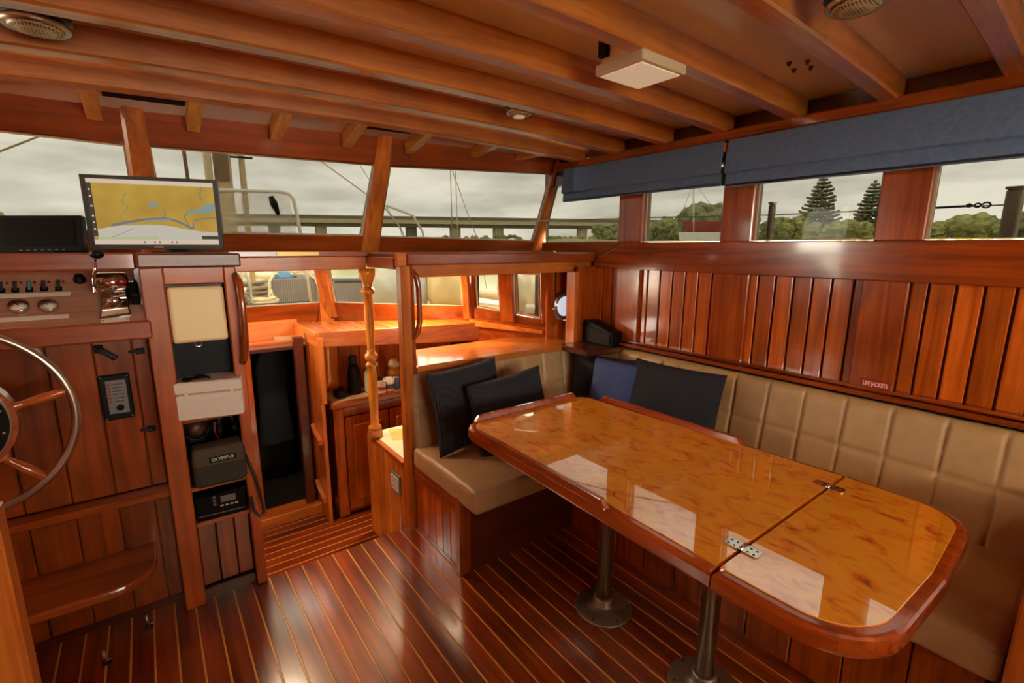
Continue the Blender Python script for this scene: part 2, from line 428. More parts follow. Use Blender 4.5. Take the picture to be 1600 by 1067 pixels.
rk('windscreen_post', POST, [(.965, 1.375), (1.065, 1.375), (1.098, 1.985), (1.018, 1.985)], t=.07, off=-.024, bev=.014)
rk('windscreen_post', POST, [(2.19, 1.375), (2.275, 1.375), (2.30, 1.985), (2.225, 1.985)], t=.07, off=-.02, bev=.014)
def fw_win(xa, xb, za, zb, xta, xtb, zta, ztb, glass=None):
    window_quad([(xa, yf(za) + .02, za), (xb, yf(zb) + .02, zb), (xtb, yf(ztb) + .02, ztb), (xta, yf(zta) + .02, zta)], glass=glass)
fw_win(-.62, .0, 1.478, 1.478, -.62, -.005, 1.826, 1.816)
fw_win(-1.7, -.70, 1.478, 1.478, -1.7, -.70, 1.835, 1.827, CLEAR)  # unseen pane left clear to brighten the front of the saloon
rk('windscreen_post', POST, [(-.70, 1.36), (-.62, 1.36), (-.62, 1.965), (-.70, 1.965)], t=.07, off=-.022, bev=.012)
fw_win(.085, .975, 1.478, 1.478, .06, 1.02, 1.819, 1.840)
fw_win(1.06, 2.20, 1.475, 1.463, 1.09, 2.235, 1.842, 1.902)

# ---- port side and aft bulkhead (outside the picture, they carry light and reflections)
wl = structure('wall_left')
one('lining_panel', CEDZ, wl, -1.80, -1.75, -1.7, 2.7, -.05, 1.0); one('lining_panel', CEDZ, wl, -1.80, -1.75, -1.7, 2.1, 1.0, 1.38)
one('side_header', DARKW, wl, -1.80, -1.75, -1.7, 2.7, 1.90, 2.08)
for a in (2.05, 2.62): one('window_post', MAHZ, wl, -1.80, -1.74, a, a + .09, 1.0, 1.90)
one('lining_panel', CEDZ, wl, -1.80, -1.75, -1.7, 2.05, 1.38, 1.90)
for a in ():
    window_quad([(-1.77, a, 1.38), (-1.77, a + .66, 1.38), (-1.77, a + .66, 1.90), (-1.77, a, 1.90)], glass=CLEAR)
window_quad([(-1.77, 2.14, 1.0), (-1.77, 2.62, 1.0), (-1.77, 2.62, 1.90), (-1.77, 2.14, 1.90)], glass=CLEAR)  # unseen clear window, enlarged to throw daylight onto the soffit
wb = structure('wall_back')
one('bulkhead_panel', CEDZ, wb, -1.8, -.1, -1.75, -1.70, -.05, 1.95); one('bulkhead_panel', CEDZ, wb, 1.6, 2.3, -1.75, -1.70, -.05, 1.95)
one('bulkhead_panel', CEDZ, wb, -1.8, 2.3, -1.75, -1.70, 1.90, 2.1)
one('washboard', CEDZ, wb, -.1, 1.6, -1.75, -1.70, -.05, 1.15)  # added out of view to keep low daylight off the lower console
one('cockpit_awning', plain('awning_cloth', S(200, 190, 165), .8), wb, -1.9, 2.5, -4.2, -1.76, 2.08, 2.12)  # unseen canopy added to cut off the high sky

# ---- dash shelf under the windscreen, notched above the companionway
ds = structure('trim_1')
one('dash_top', MAHX, ds, -1.75, -.04, 2.13, 2.68, 1.352, 1.384, bev=.006)
one('dash_top', MAHX, ds, .30, .95, 2.49, 2.68, 1.372, 1.394, bev=.003)
one('dash_top', MAHX, ds, .935, 2.24, 2.12, 2.68, 1.362, 1.392, bev=.004)
one('dash_fascia', TEAKX, ds, .30, .93, 2.505, 2.535, 1.305, 1.371, bev=.004)
one('dash_fascia', TEAKX, ds, .985, 2.24, 2.14, 2.17, 1.275, 1.36, bev=.005)
one('dash_fascia', TEAKY, ds, .932, .958, 2.165, 2.51, 1.315, 1.372, bev=.004)
one('dash_edge', MAHX, ds, .975, 2.24, 2.108, 2.135, 1.334, 1.39, bev=.006)
one('dash_edge', TEAKX, ds, .925, .973, 2.105, 2.135, 1.332, 1.395, bev=.005)
one('dash_edge', MAHX, ds, .30, .93, 2.478, 2.50, 1.372, 1.398, bev=.003)
tag_p = one('name_plate', plain('brass_plate', S(226, 180, 96), .35, metal=.3), ds, .495, .685, 2.472, 2.479, 1.377, 1.394)

# ---- bulkhead between saloon and galley: post, panel end, shelf behind the settee
wd = structure('wall_divider')
one('companion_post', POST, wd, .935, .985, 2.09, 2.15, -.02, 1.335, bev=.006)
one('companion_post', MAHZ, wd, .985, 1.002, 2.095, 2.145, -.02, 1.335, bev=.003)
one('end_panel', MAHZ, wd, 2.075, 2.25, 2.085, 2.11, .83, 1.31, bev=.004)
one('end_panel_edge', POST, wd, 2.045, 2.075, 2.08, 2.16, .83, 1.28, bev=.004)
one('bulkhead_panel', DARKW, wd, .985, 2.25, 2.12, 2.15, -.3, .80)
bm = new_bm(); prism(bm, [(1.0, 2.085), (2.05, 2.06), (2.05, 2.26), (1.80, 2.46), (1.17, 2.46)], .815, .85, 'Z', bev=.008, seg=2); build('settee_shelf', bm, GOLDX, wd)
bm = new_bm(); prism(bm, [(1.93, 1.86), (2.245, 1.80), (2.245, 2.09), (1.93, 2.09)], .815, .85, 'Z', bev=.006); build('corner_shelf', bm, DARKW, wd)

# ---- galley: bulkheads, faceted trunk front with its own low windows
wg = structure('wall_galley')
one('bulkhead_panel', CEDZ, wg, .05, .41, 3.10, 3.13, -.3, .86)
one('door_jamb', MAHZ, wg, .385, .425, 3.07, 3.12, -.22, .88, bev=.004)
one('door_jamb', DARKW, wg, .665, .72, 3.07, 3.12, -.22, .88, bev=.004)
one('door_head', TEAKX, wg, .22, .745, 3.085, 3.12, .846, .864, bev=.004)
one('ledge_fascia', TEAKX, wg, .20, .757, 3.345, 3.375, .80, .953, bev=.004)
one('ledge_underside', DARKW, wg, .20, .745, 3.12, 3.36, .80, .82)
one('shelf_fascia_side', TEAKY, wg, .737, .758, 2.862, 3.36, .845, .932, bev=.003)
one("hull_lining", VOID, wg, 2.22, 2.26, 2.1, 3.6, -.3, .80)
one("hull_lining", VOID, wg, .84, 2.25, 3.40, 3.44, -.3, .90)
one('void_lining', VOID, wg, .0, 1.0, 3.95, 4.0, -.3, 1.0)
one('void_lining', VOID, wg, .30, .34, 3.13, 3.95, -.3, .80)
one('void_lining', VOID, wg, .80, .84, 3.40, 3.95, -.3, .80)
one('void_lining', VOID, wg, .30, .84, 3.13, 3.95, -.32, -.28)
one('side_panel', POST, wg, .745, .765, 2.86, 3.36, -.28, .93, bev=.003)
one('side_batten', MAHZ, wg, .735, .745, 3.05, 3.12, -.28, .9, bev=.003)
one('port_lining', MAHZ, wg, .18, .22, 2.45, 3.10, -.3, 1.33)
# trunk front: centre facet then the starboard facet, sills sheer down going aft
def wallseg(p, q, zs0, zs1, zt0, zt1, posts=(), rake=.30):
    """one facet: p, q = plan points at sill height, lower board, pane, top rail"""
    p = Vector((*p, 0)); q = Vector((*q, 0)); d = (q - p).normalized(); nin = Vector((d.y, -d.x, 0))
    def at(s, z, o=0):
        b = p.lerp(q, s); return b + nin * (rake * (z - 1.04) + o) + Vector((0, 0, z))
    bm = new_bm()
    hexa(bm, [at(0, .90, .0), at(1, .90, .0), at(1, .90, -.04), at(0, .90, -.04), at(0, zs0), at(1, zs1), at(1, zs1, -.04), at(0, zs0, -.04)], bev=.003)
    build('trunk_sill_board', bm, MAHX, wg)
    bm = new_bm()
    hexa(bm, [at(0, zt0, .0), at(1, zt1, .0), at(1, zt1, -.04), at(0, zt0, -.04), at(0, 1.40), at(1, 1.40), at(1, 1.40, -.04), at(0, 1.40, -.04)])
    build('trunk_head_board', bm, MAHX, wg)
    for s, w, mt in posts:
        ds_ = w / (q - p).length / 2
        bm = new_bm()
        hexa(bm, [at(s - ds_, .93, .03), at(s + ds_, .93, .03), at(s + ds_, .93, -.04), at(s - ds_, .93, -.04), at(s - ds_, 1.40, .03), at(s + ds_, 1.40, .03), at(s + ds_, 1.40, -.04), at(s - ds_, 1.40, -.04)], bev=.008)
        build('trunk_post', bm, mt, wg)
    return at
at = wallseg((.16, 3.40), (.975, 3.43), 1.045, 1.04, 1.33, 1.33)
window_quad([at(.02, 1.045, -.02), at(.96, 1.04, -.02), at(.96, 1.33, -.02), at(.02, 1.33, -.02)], glass=LIGHTSC)
at = wallseg((.975, 3.43), (1.72, 2.76), 1.04, 1.03, 1.32, 1.30, posts=((.015, .085, POST), (.985, .05, POST)))
window_quad([at(.05, 1.04, -.02), at(.96, 1.03, -.02), at(.96, 1.30, -.02), at(.05, 1.32, -.02)], glass=LIGHTSC)
at = wallseg((1.74, 2.74), (2.03, 2.30), 1.025, .955, 1.285, 1.27, posts=((.47, .10, MAHZ), (1.0, .09, MAHZ)), rake=.12)
window_quad([at(.04, 1.02, -.02), at(.36, .995, -.02), at(.36, 1.278, -.02), at(.04, 1.285, -.02)], glass=LIGHTSC)
window_quad([at(.58, .99, -.02), at(.88, .965, -.02), at(.88, 1.262, -.02), at(.58, 1.266, -.02)], glass=LIGHTSC)
bm = new_bm(); hexa(bm, [(1.69, 2.72, .90), (1.97, 2.29, .88), (2.0, 2.31, .88), (1.72, 2.74, .90), (1.69, 2.72, .945), (1.97, 2.29, .90), (2.0, 2.31, .90), (1.72, 2.74, .945)], bev=.003); build('trunk_ledge', bm, TEAKY, wg)
one('trunk_corner_post', POST, wg, .93, 1.02, 3.425, 3.47, .86, 1.40)
one('trunk_corner_post', MAHZ, wg, 1.725, 1.79, 2.745, 2.83, .86, 1.40)
# locker bay with the round port, past the trunk side
for k in range(4): one('locker_board', CEDZ, wg, 1.99 + .068 * k, 2.056 + .068 * k, 2.272, 2.29, .80, 1.34, bev=.003)
bm = new_bm(); hexa(bm, [(1.715, 2.715, .70), (2.005, 2.275, .70), (2.03, 2.29, .70), (1.74, 2.73, .70), (1.715, 2.715, .95), (2.005, 2.275, .92), (2.03, 2.29, .92), (1.74, 2.73, .95)]); build('trunk_lower_board', bm, MAHY, wg)
one('locker_top', MAHX, wg, 1.5, 2.25, 2.41, 2.78, .72, .745)
# planked galley shelf with its fascia
bm = new_bm(); n = 9
PA = [(.757, 2.865), (1.745, 2.68)]; PB = [(.757, 3.37), (1.72, 2.80)]
def lerp(a, b, t): return (a[0] + (b[0] - a[0]) * t, a[1] + (b[1] - a[1]) * t)
for k in range(12):
    t0, t1 = k / 12, (k + 1) / 12
    a, b = lerp(*PA, t0 + .004), lerp(*PA, t1 - .004)
    c_, d_ = lerp((.757, 3.37), (1.72, 2.84), t1 - .004), lerp((.757, 3.37), (1.72, 2.84), t0 + .004)
    bm = new_bm(); prism(bm, [a, b, (c_[0], c_[1]), (d_[0], d_[1])], .91, .93, 'Z', bev=.002); build('shelf_plank', bm, TEAKY, wg)
bm = new_bm(); hexa(bm, [(.757, 2.86, .845), (1.745, 2.675, .80), (1.745, 2.70, .80), (.757, 2.885, .845), (.757, 2.86, .932), (1.745, 2.675, .925), (1.745, 2.70, .925), (.757, 2.885, .932)], bev=.003)
build('shelf_fascia', bm, TEAKX, wg)
one('lower_ceiling', SOFFIT, wg, .1, 2.25, 2.54, 3.45, 1.345, 1.37)
for k in range(7): one('galley_board', CEDZ, wg, .80 + .14 * k, .936 + .14 * k, 3.12, 3.14, .42, .92, bev=.003)
# ================================================================== DINING TABLE
tb = thing('dining_table', 'long burl-topped table with varnished mahogany edge on two steel pedestals', 'table', (1.33, .91, 0))
def burl():
    m, t, b = mat_base('amber_burl'); N = t.nodes.new; Lk = t.links.new
    tc = N('ShaderNodeTexCoord'); mp = N('ShaderNodeMapping'); mp.inputs['Scale'].default_value = (15, 8.5, 8); mp.inputs['Rotation'].default_value = (0, 0, .5)
    Lk(tc.outputs['Object'], mp.inputs['Vector'])
    n = N('ShaderNodeTexNoise'); n.inputs['Scale'].default_value = 1.5; n.inputs['Detail'].default_value = 4; n.inputs['Roughness'].default_value = .55; n.inputs['Distortion'].default_value = 1.1
    Lk(mp.outputs[0], n.inputs['Vector'])
    r = N('ShaderNodeValToRGB'); e = r.color_ramp.elements
    e[0].position = .27; e[0].color = S(140, 58, 4); e[1].position = .50; e[1].color = S(255, 168, 26)
    x = e.new(.37); x.color = S(236, 128, 12)
    x = e.new(.80); x.color = S(255, 186, 50)
    Lk(n.outputs['Fac'], r.inputs['Fac']); Lk(r.outputs[0], b.inputs['Base Color'])
    b.inputs['Roughness'].default_value = .35; b.inputs['Coat Weight'].default_value = 1; b.inputs['Coat Roughness'].default_value = .012; b.inputs['Coat IOR'].default_value = 3.5
    return m
BURL = burl()
ZT = .735
def top_pair(outer, inner, name_edge, name_top):
    bm = new_bm(); prism(bm, outer, ZT - .052, ZT - .003, 'Z', bev=.012, seg=3); build(name_edge, bm, TABLE_EDGE, tb, smooth=False)
    bm = new_bm(); prism(bm, inner, ZT - .03, ZT, 'Z', bev=.0008); build(name_top, bm, BURL, tb)
YS = 0.4795
main_o = rounded([(0.9050, YS + .0015, 0), (1.6672, YS + .0015, 0), (1.6016, 1.5649, 0.0820), (0.9281, 1.5649, 0.0820)], 8)
main_i = rounded([(0.9320, YS + .0045, 0), (1.6402, YS + .0045, 0), (1.5765, 1.5360, 0.0627), (0.9552, 1.5360, 0.0627)], 8)
leaf_o = rounded([(1.6672, YS - .0015, 0), (0.9050, YS - .0015, 0), (0.9069, 0.1785, 0.1544), (1.2832, 0.1640, 0), (1.6517, 0.1785, 0.1254)], 8)
leaf_i = rounded([(1.6402, YS - .0045, 0), (0.9320, YS - .0045, 0), (0.9349, 0.2045, 0.1302), (1.2832, 0.1901, 0), (1.6305, 0.2045, 0.1013)], 8)
top_pair(main_o, main_i, 'table_edge', 'table_panel')
top_pair(leaf_o, leaf_i, 'leaf_edge', 'leaf_panel')
def fiddle(p, q, w=.022, h=.022):
    bm = new_bm(); p = Vector((*p, 0)); q = Vector((*q, 0)); d = (q - p).normalized(); s = Vector((-d.y, d.x, 0)) * w / 2
    z0, z1 = ZT - .003, ZT + h
    e = d * .018
    hexa(bm, [p - s + Vector((0, 0, z0)), q - s + Vector((0, 0, z0)), q + s + Vector((0, 0, z0)), p + s + Vector((0, 0, z0)),
              p + e - s * .7 + Vector((0, 0, z1)), q - e - s * .7 + Vector((0, 0, z1)), q - e + s * .7 + Vector((0, 0, z1)), p + e + s * .7 + Vector((0, 0, z1))], bev=.003, seg=2)
    build('fiddle_rail', bm, TABLE_EDGE, tb)
fiddle((0.9841, 1.5504), (1.5437, 1.5504)); fiddle((1.6064, 1.4472), (1.6286, 0.7911)); fiddle((0.9195, 1.4472), (0.9156, 0.7863))
for hx in (1.0372, 1.5292):
    bm = new_bm(); prism(bm, rounded([(hx - .016, YS - .04, .006), (hx + .016, YS - .04, .006), (hx + .016, YS + .04, .006), (hx - .016, YS + .04, .006)], 3), ZT, ZT + .0035, 'Z')
    lathe(bm, [(.005, -.016), (.005, .016)], (hx, YS, ZT + .003), 'X', 10)
    h = build('hinge', bm, CHROME, tb)
    for dx in (-.009, .009):
        for dy in (-.03, -.016, .016, .03):
            bm = new_bm(); lathe(bm, [(.003, 0), (.002, .0012)], (hx + dx, YS + dy, ZT + .0035), n=8); build('screw', bm, DARKGREY, h)
for py in (1.13, .69):
    bm = new_bm(); lathe(bm, [(.029, .02), (.029, ZT - .06), (.029, ZT - .052)], (1.32, py, 0), n=28)
    p = build('pedestal', bm, STEEL, tb)
    bm = new_bm(); lathe(bm, [(.112, 0), (.113, .004), (.108, .008), (.075, .015), (.045, .024), (.041, .030), (.041, .05), (.036, .056), (.030, .057)], (1.32, py, 0), n=40); build('base_plate', bm, ALU, p)
    for k in range(6):
        a = k * PI / 3 + .3; bm = new_bm(); lathe(bm, [(.0045, 0), (.003, .002)], (1.32 + .093 * math.cos(a), py + .093 * math.sin(a), .0115), n=8); build('bolt', bm, DARKGREY, p)


# ================================================================== SETTEE
st = thing('settee', 'L-shaped tan leather settee with tufted back around the table', 'settee', (1.6, 1.2, 0))
# bases
bm = new_bm(); box(bm, .955, 1.0, 1.64, 2.085, .285, .375, bev=.004); build('base_rail', bm, MAHY, st)
for k in range(6): one('base_board', CEDZ, st, .966, .985, 1.665 + .07 * k, 1.733 + .07 * k, .02, .288, bev=.003)
one('base_post', MAHZ, st, .952, 1.01, 1.625, 1.665, 0, .375, bev=.005)
one('base_plinth', MAHY, st, .960, .99, 1.665, 2.085, 0, .022)
one('base_front', DARKW, st, 1.0, 1.64, 1.635, 1.66, 0, .345)
for k in range(10): one('base_board', CEDZ, st, 1.625, 1.645, .10 + .154 * k, .25 + .154 * k, .0, .335, bev=.004)
one('seat_board', DARKW, st, .97, 2.2, 1.64, 2.08, .325, .345)
one('seat_board', DARKW, st, 1.63, 2.2, .07, 1.64, .325, .345)
def cushion(name, x0, x1, y0, y1, z0, z1, r, seams=(), axis='Y', crown=.012):
    bm = new_bm(); box(bm, x0, x1, y0, y1, z0, z1, bev=r, seg=4)
    bmesh.ops.subdivide_edges(bm, edges=[e for e in bm.edges if e.calc_length() > .2], cuts=30, use_grid_fill=True)
    for v in bm.verts:
        if v.co.z > z1 - .002:
            u = (v.co.x - x0) / (x1 - x0); w = (v.co.y - y0) / (y1 - y0)
            v.co.z += crown * max(0, 1 - (2 * u - 1) ** 4) * max(0, 1 - (2 * w - 1) ** 4)
            c = v.co.y if axis == 'Y' else v.co.x
            v.co.z += .007 * mnoise.noise(Vector((v.co.x * 7, v.co.y * 7, 4))) + .004 * mnoise.noise(Vector((v.co.x * 17, v.co.y * 17, 9)))
            for s in seams: v.co.z -= .012 * math.exp(-((c - s) / .008) ** 2)
    return build(name, bm, LEATHER, st, smooth=True)
def piping(parent, pts, r=.004):
    bm = new_bm(); tube(bm, pts, r, 6, closed=True); build('piping', bm, LEATHER, parent)
c1 = cushion('seat_cushion', .952, 2.12, 1.50, 2.075, .345, .452, .024, seams=(1.22, 1.49, 1.76), axis='X')
piping(c1, [(.957, 1.505, .437), (2.11, 1.505, .437), (2.11, 2.06, .437), (.957, 2.06, .437)])
c2 = cushion('seat_cushion', 1.575, 2.14, .075, 1.495, .345, .452, .024, seams=(.53, .99), axis='Y')
piping(c2, [(1.58, .08, .437), (2.13, .08, .437), (2.13, 1.49, .437), (1.58, 1.49, .437)])
# tufted backs swept along the seat's back line
def path(s):
    """plan point and outward (towards the seat) normal at arc length s; starts at the forward-left end"""
    L1 = 1.955 - .965 ; R = .17; A = R * PI / 2
    if s < L1: return Vector((.965 + s, 2.05, 0)), Vector((0, -1, 0))
    if s < L1 + A:
        a = (s - L1) / R; return Vector((1.955 + R * math.sin(a), 2.05 - R + R * math.cos(a), 0)), Vector((-math.sin(a), -math.cos(a), 0))
    return Vector((1.955 + R, 2.05 - R - (s - L1 - A), 0)), Vector((-1, 0, 0))
def back(s0, s1, seams, end0=True):
    prof = []          # (offset behind the front line, z)
    NV = 40
    for j in range(NV + 1):
        v = j / NV; prof.append((.062 * v, .44 + .385 * v, v))
    ns = int((s1 - s0) / .0055); bm = new_bm(); rows = []
    for i in range(ns + 1):
        s = s0 + (s1 - s0) * i / ns; p, nrm = path(s); col = []
        near = min([abs(s - q) for q in seams] + [9])
        edge = min(s - s0, s1 - s)
        for off, z, v in prof:
            cell = max(0, 1 - math.exp(-(near / .0065) ** 2)); row = 1 - math.exp(-((z - .645) / .008) ** 2)
            puff = .010 * cell * row + .003 * cell
            puff *= (1 - math.exp(-(edge / .012) ** 2)); puff *= min(1, (1 - v) / .07) ** .5 if v < 1 else 0
            wob = .004 * mnoise.noise(Vector((s * 9, z * 9, 3)))
            q = p - nrm * (off - puff - wob); col.append(bm.verts.new((q.x, q.y, z + (.008 * cell if v > .9 else 0))))
        for off, z in ((.075, .838), (.105, .840), (.118, .80), (.118, .44)):
            q = p - nrm * off; col.append(bm.verts.new((q.x, q.y, z)))
        rows.append(col)
    m = len(rows[0])
    for A, B in zip(rows, rows[1:]):
        for j in range(m): bm.faces.new((A[j], A[(j + 1) % m], B[(j + 1) % m], B[j]))
    bm.faces.new(rows[0][::-1]); bm.faces.new(rows[-1])
    bmesh.ops.recalc_face_normals(bm, faces=bm.faces)
    return build('back_cushion', bm, LEATHER, st, smooth=True)
sy = lambda y: (1.955 - .965) + .17 * PI / 2 + (2.05 - .17 - y)
back(0, sy(1.432), [.153 * k + .08 for k in range(1, 11)])
back(sy(1.428), sy(.085), [sy(y) for y in (1.27, 1.118, .966, .816, .664, .512, .355, .205)])
# end panel of the settee by the aft edge of the frame
bm = new_bm(); prism(bm, rounded([(1.545, 0, 0), (2.24, 0, 0), (2.24, .70, 0), (1.545, .70, .06)]), .035, .072, 'Y', bev=.006, seg=2)
tag(build('settee_end_panel', bm, POST, origin=(1.9, .055, 0)), 'varnished upright end panel at the aft end of the tan settee', 'panel')

# ================================================================== THROW CUSHIONS
def pillow_mesh(w, h, t, n=22, seed=0):
    bm = new_bm(); grid = []
    for side in (1, -1):
        g = []
        for i in range(n + 1):
            row = []
            for j in range(n + 1):
                u, v = 2 * i / n - 1, 2 * j / n - 1
                f = max(0, (1 - u ** 6) * (1 - v ** 6)) ** .55 * (.55 + .45 * (1 - u * u) * (1 - v * v))
                pin = 1 - .05 * (u * u) * (1 - v * v) * .0
                x = u * w / 2 * (1 - .045 * (1 - v * v) * u * u); z = v * h / 2 * (1 - .045 * (1 - u * u) * v * v)
                y = side * t / 2 * f + .010 * mnoise.noise(Vector((u * 2.1 + seed, v * 2.1, side))) * f
                row.append(bm.verts.new((x, y, z)))
            g.append(row)
        grid.append(g)
    for g in grid:
        for i in range(n):
            for j in range(n): bm.faces.new((g[i][j], g[i + 1][j], g[i + 1][j + 1], g[i][j + 1]))
    bmesh.ops.remove_doubles(bm, verts=bm.verts, dist=.0005)
    bmesh.ops.recalc_face_normals(bm, faces=bm.faces)
    return bm
def cord_mat(name, a, b_, n=230):
    m, t, b = mat_base(name); N = t.nodes.new; Lk = t.links.new
    tc = N('ShaderNodeTexCoord'); w = N('ShaderNodeTexWave'); w.bands_direction = 'X'; w.inputs['Scale'].default_value = n / 6.283; w.inputs['Distortion'].default_value = .3
    Lk(tc.outputs['Object'], w.inputs['Vector']); r = N('ShaderNodeValToRGB'); r.color_ramp.elements[0].color = a; r.color_ramp.elements[1].color = b_
    Lk(w.outputs['Fac'], r.inputs['Fac']); Lk(r.outputs[0], b.inputs['Base Color']); b.inputs['Roughness'].default_value = .95
    bp = N('ShaderNodeBump'); bp.inputs['Strength'].default_value = .5; bp.inputs['Distance'].default_value = .004; Lk(w.outputs['Fac'], bp.inputs['Height']); Lk(bp.outputs[0], b.inputs['Normal'])
    return m
CORD = cord_mat('dark_corduroy', S(24, 26, 34), S(52, 54, 66))
def pillow(label, mat, w, h, t, loc, rx, ry, rz, seed=0):
    bm = pillow_mesh(w, h, t, seed=seed); o = build('throw_cushion', bm, mat, origin=(0, 0, 0), smooth=True)
    o.location = loc; o.rotation_euler = (rx, ry, rz); tag(o, label, 'cushion', 'throw cushions on the settee')
    return o
R = math.radians
pillow('dark corduroy cushion propped in the forward corner by the companion post', CORD, .42, .40, .11, (1.19, 1.925, .662), R(-10), R(-3), R(6), 1)
pillow('dark corduroy cushion leaning in front of another, beside the table end', CORD, .44, .37, .12, (1.355, 1.795, .63), R(-16), R(-5), R(-2), 5)
pillow('black cushion in the settee corner, behind the small blue one', NAVY, .46, .37, .10, (2.035, 1.80, .63), R(-9), 0, R(-72), 9)
pillow('small plain blue cushion between two dark ones', BLUECL, .30, .29, .10, (1.975, 1.685, .672), R(-12), R(2), R(-78), 13)
pillow('large black cushion against the long settee back, nearest the hinged leaf', NAVY, .50, .42, .12, (2.00, 1.345, .645), R(-14), R(-1), R(-88), 17)
pillow('pale blue cushion almost hidden behind the large black one', BLUECL, .24, .30, .07, (2.085, 1.44, .675), R(-9), 0, R(-90), 21)

# ================================================================== ROMAN BLINDS
def blind(label, y0, y1, zb):
    o = thing('roman_blind', label, 'blind', (2.15, (y0 + y1) / 2, zb), 'roman blinds over the starboard windows')
    for nm, secs in (('panel', [(2.160, 1.898), (2.140, 1.893), (2.130, 1.83), (2.122, 1.756), (2.130, 1.750), (2.146, 1.83), (2.158, 1.89)]),
                     ('folded_hem', [(2.150, 1.785), (2.142, 1.765), (2.136, zb + .02), (2.140, zb), (2.152, zb + .003), (2.162, zb + .03), (2.160, 1.78)])):
        bm = new_bm(); n = 30; rows = []
        for i in range(n + 1):
            y = y0 + (y1 - y0) * i / n
            rows.append([bm.verts.new((x + .003 * mnoise.noise(Vector((y * 5, z * 6, 1.7))), y, z + .003 * mnoise.noise(Vector((y * 3, 2, z * 4))))) for x, z in secs])
        m = len(secs)
        for A, B in zip(rows, rows[1:]):
            for k in range(m): bm.faces.new((A[k], A[(k + 1) % m], B[(k + 1) % m], B[k]))
        bm.faces.new(rows[0][::-1]); bm.faces.new(rows[-1]); bmesh.ops.recalc_face_normals(bm, faces=bm.faces)
        build(nm, bm, STAIN, o)
    bm = new_bm(); tube(bm, [(2.140, y0 + .005, zb + .01), (2.140, y1 - .005, zb + .01)], .005, 8); build('bottom_rod', bm, DARKGREY, o)
blind('grey-blue fabric blind pulled up over the two forward side windows', 1.262, 2.31, 1.70)
blind('longer grey-blue fabric blind pulled up over the aft side windows', -.60, 1.238, 1.69)
ct = thing('blind_strap', 'dark strap with pale toggle hanging in the gap between the blinds', 'strap', (2.14, 1.25, 1.69))
bm = new_bm(); box(bm, 2.146, 2.152, 1.243, 1.257, 1.70, 1.875); build('webbing', bm, BLACK, ct)
bm = new_bm(); box(bm, 2.138, 2.150, 1.246, 1.262, 1.845, 1.885, bev=.004, seg=2); build('toggle', bm, POST, ct)

# ================================================================== WALL SIGN, SPEAKER
sg = thing('safety_sign', 'small red sign reading LIFE JACKETS on the starboard stile', 'sign', (2.221, .591, .888))
one('plate', plain('sign_red', S(150, 30, 24), .4), sg, 2.2185, 2.2215, .541, .641, .886, .918, bev=.001)
def text(name, body, size, mat, parent, loc, rot, depth=.0006, cx=1.0):
    c = bpy.data.curves.new(name, 'FONT'); c.body = body; c.size = size; c.align_x = 'CENTER'; c.align_y = 'CENTER'; c.extrude = depth; c.offset = size * .025
    c.materials.append(mat); tmp = bpy.data.objects.new(name + '_curve', c); COL.objects.link(tmp)
    me = bpy.data.meshes.new_from_object(tmp.evaluated_get(bpy.context.evaluated_depsgraph_get())); bpy.data.objects.remove(tmp); me.name = name
    o = bpy.data.objects.new(name, me); COL.objects.link(o); o.location = Vector(loc) - wloc(parent); o.rotation_euler = rot; o.scale = (cx, 1, 1); o.parent = parent; return o
text('lettering', 'LIFE JACKETS', .0225, plain('sign_letter', S(255, 205, 190), .5), sg, (2.2180, .591, .902), (PI / 2, 0, -PI / 2), cx=.62)
sp = thing('wedge_speaker', 'black wedge-shaped box standing on the corner shelf above the settee', 'speaker', (2.10, 1.97, .85))
bm = new_bm(); prism(bm, rounded([(1.845, .85, .0), (2.085, .85, 0), (2.085, .985, .02), (2.03, .985, .02), (1.845, .93, .02)]), 2.12, 2.215, 'X', bev=.006, seg=2); build('cabinet', bm, BLACK, sp)
bm = new_bm(); hexa(bm, [(2.112, 1.86, .862), (2.118, 1.86, .862), (2.118, 2.05, .862), (2.112, 2.05, .862), (2.112, 1.86, .92), (2.118, 1.86, .92), (2.118, 2.05, .955), (2.112, 2.05, .955)]); build('grille', bm, plain('speaker_cloth', S(34, 32, 30), .9), sp)

# ================================================================== CEILING FITTINGS
sq = thing('square_ceiling_light', 'square cream ceiling light with a flat opal panel between two beams', 'light', (1.27, 1.04, 1.93))
one('housing', CREAM, sq, 1.185, 1.355, .965, 1.125, 1.965, 2.035, bev=.008, seg=2)
one('rim', plain('lamp_rim', S(222, 206, 174), .5), sq, 1.165, 1.372, .948, 1.130, 1.934, 1.966, bev=.006, seg=2)
one('diffuser', plain('opal_diffuser', S(255, 238, 200), .5, emit=.3), sq, 1.178, 1.358, .961, 1.118, 1.931, 1.936, bev=.002)
one('lead_block', BLACK, sq, 1.168, 1.19, 1.09, 1.125, 1.985, 2.035, bev=.004)
def mesh_mat():
    m, t, b = mat_base('pierced_metal'); N = t.nodes.new; Lk = t.links.new
    tc = N('ShaderNodeTexCoord'); v = N('ShaderNodeTexVoronoi'); v.inputs['Scale'].default_value = 150; v.inputs['Randomness'].default_value = .1
    Lk(tc.outputs['Object'], v.inputs['Vector']); r = N('ShaderNodeValToRGB'); r.color_ramp.elements[0].position = .3; r.color_ramp.elements[1].position = .5
    r.color_ramp.elements[0].color = S(70, 58, 36); r.color_ramp.elements[1].color = S(205, 190, 150); Lk(v.outputs['Distance'], r.inputs['Fac']); Lk(r.outputs[0], b.inputs['Base Color'])
    b.inputs['Metallic'].default_value = .5; b.inputs['Roughness'].default_value = .4; return m
PIERCED = mesh_mat()
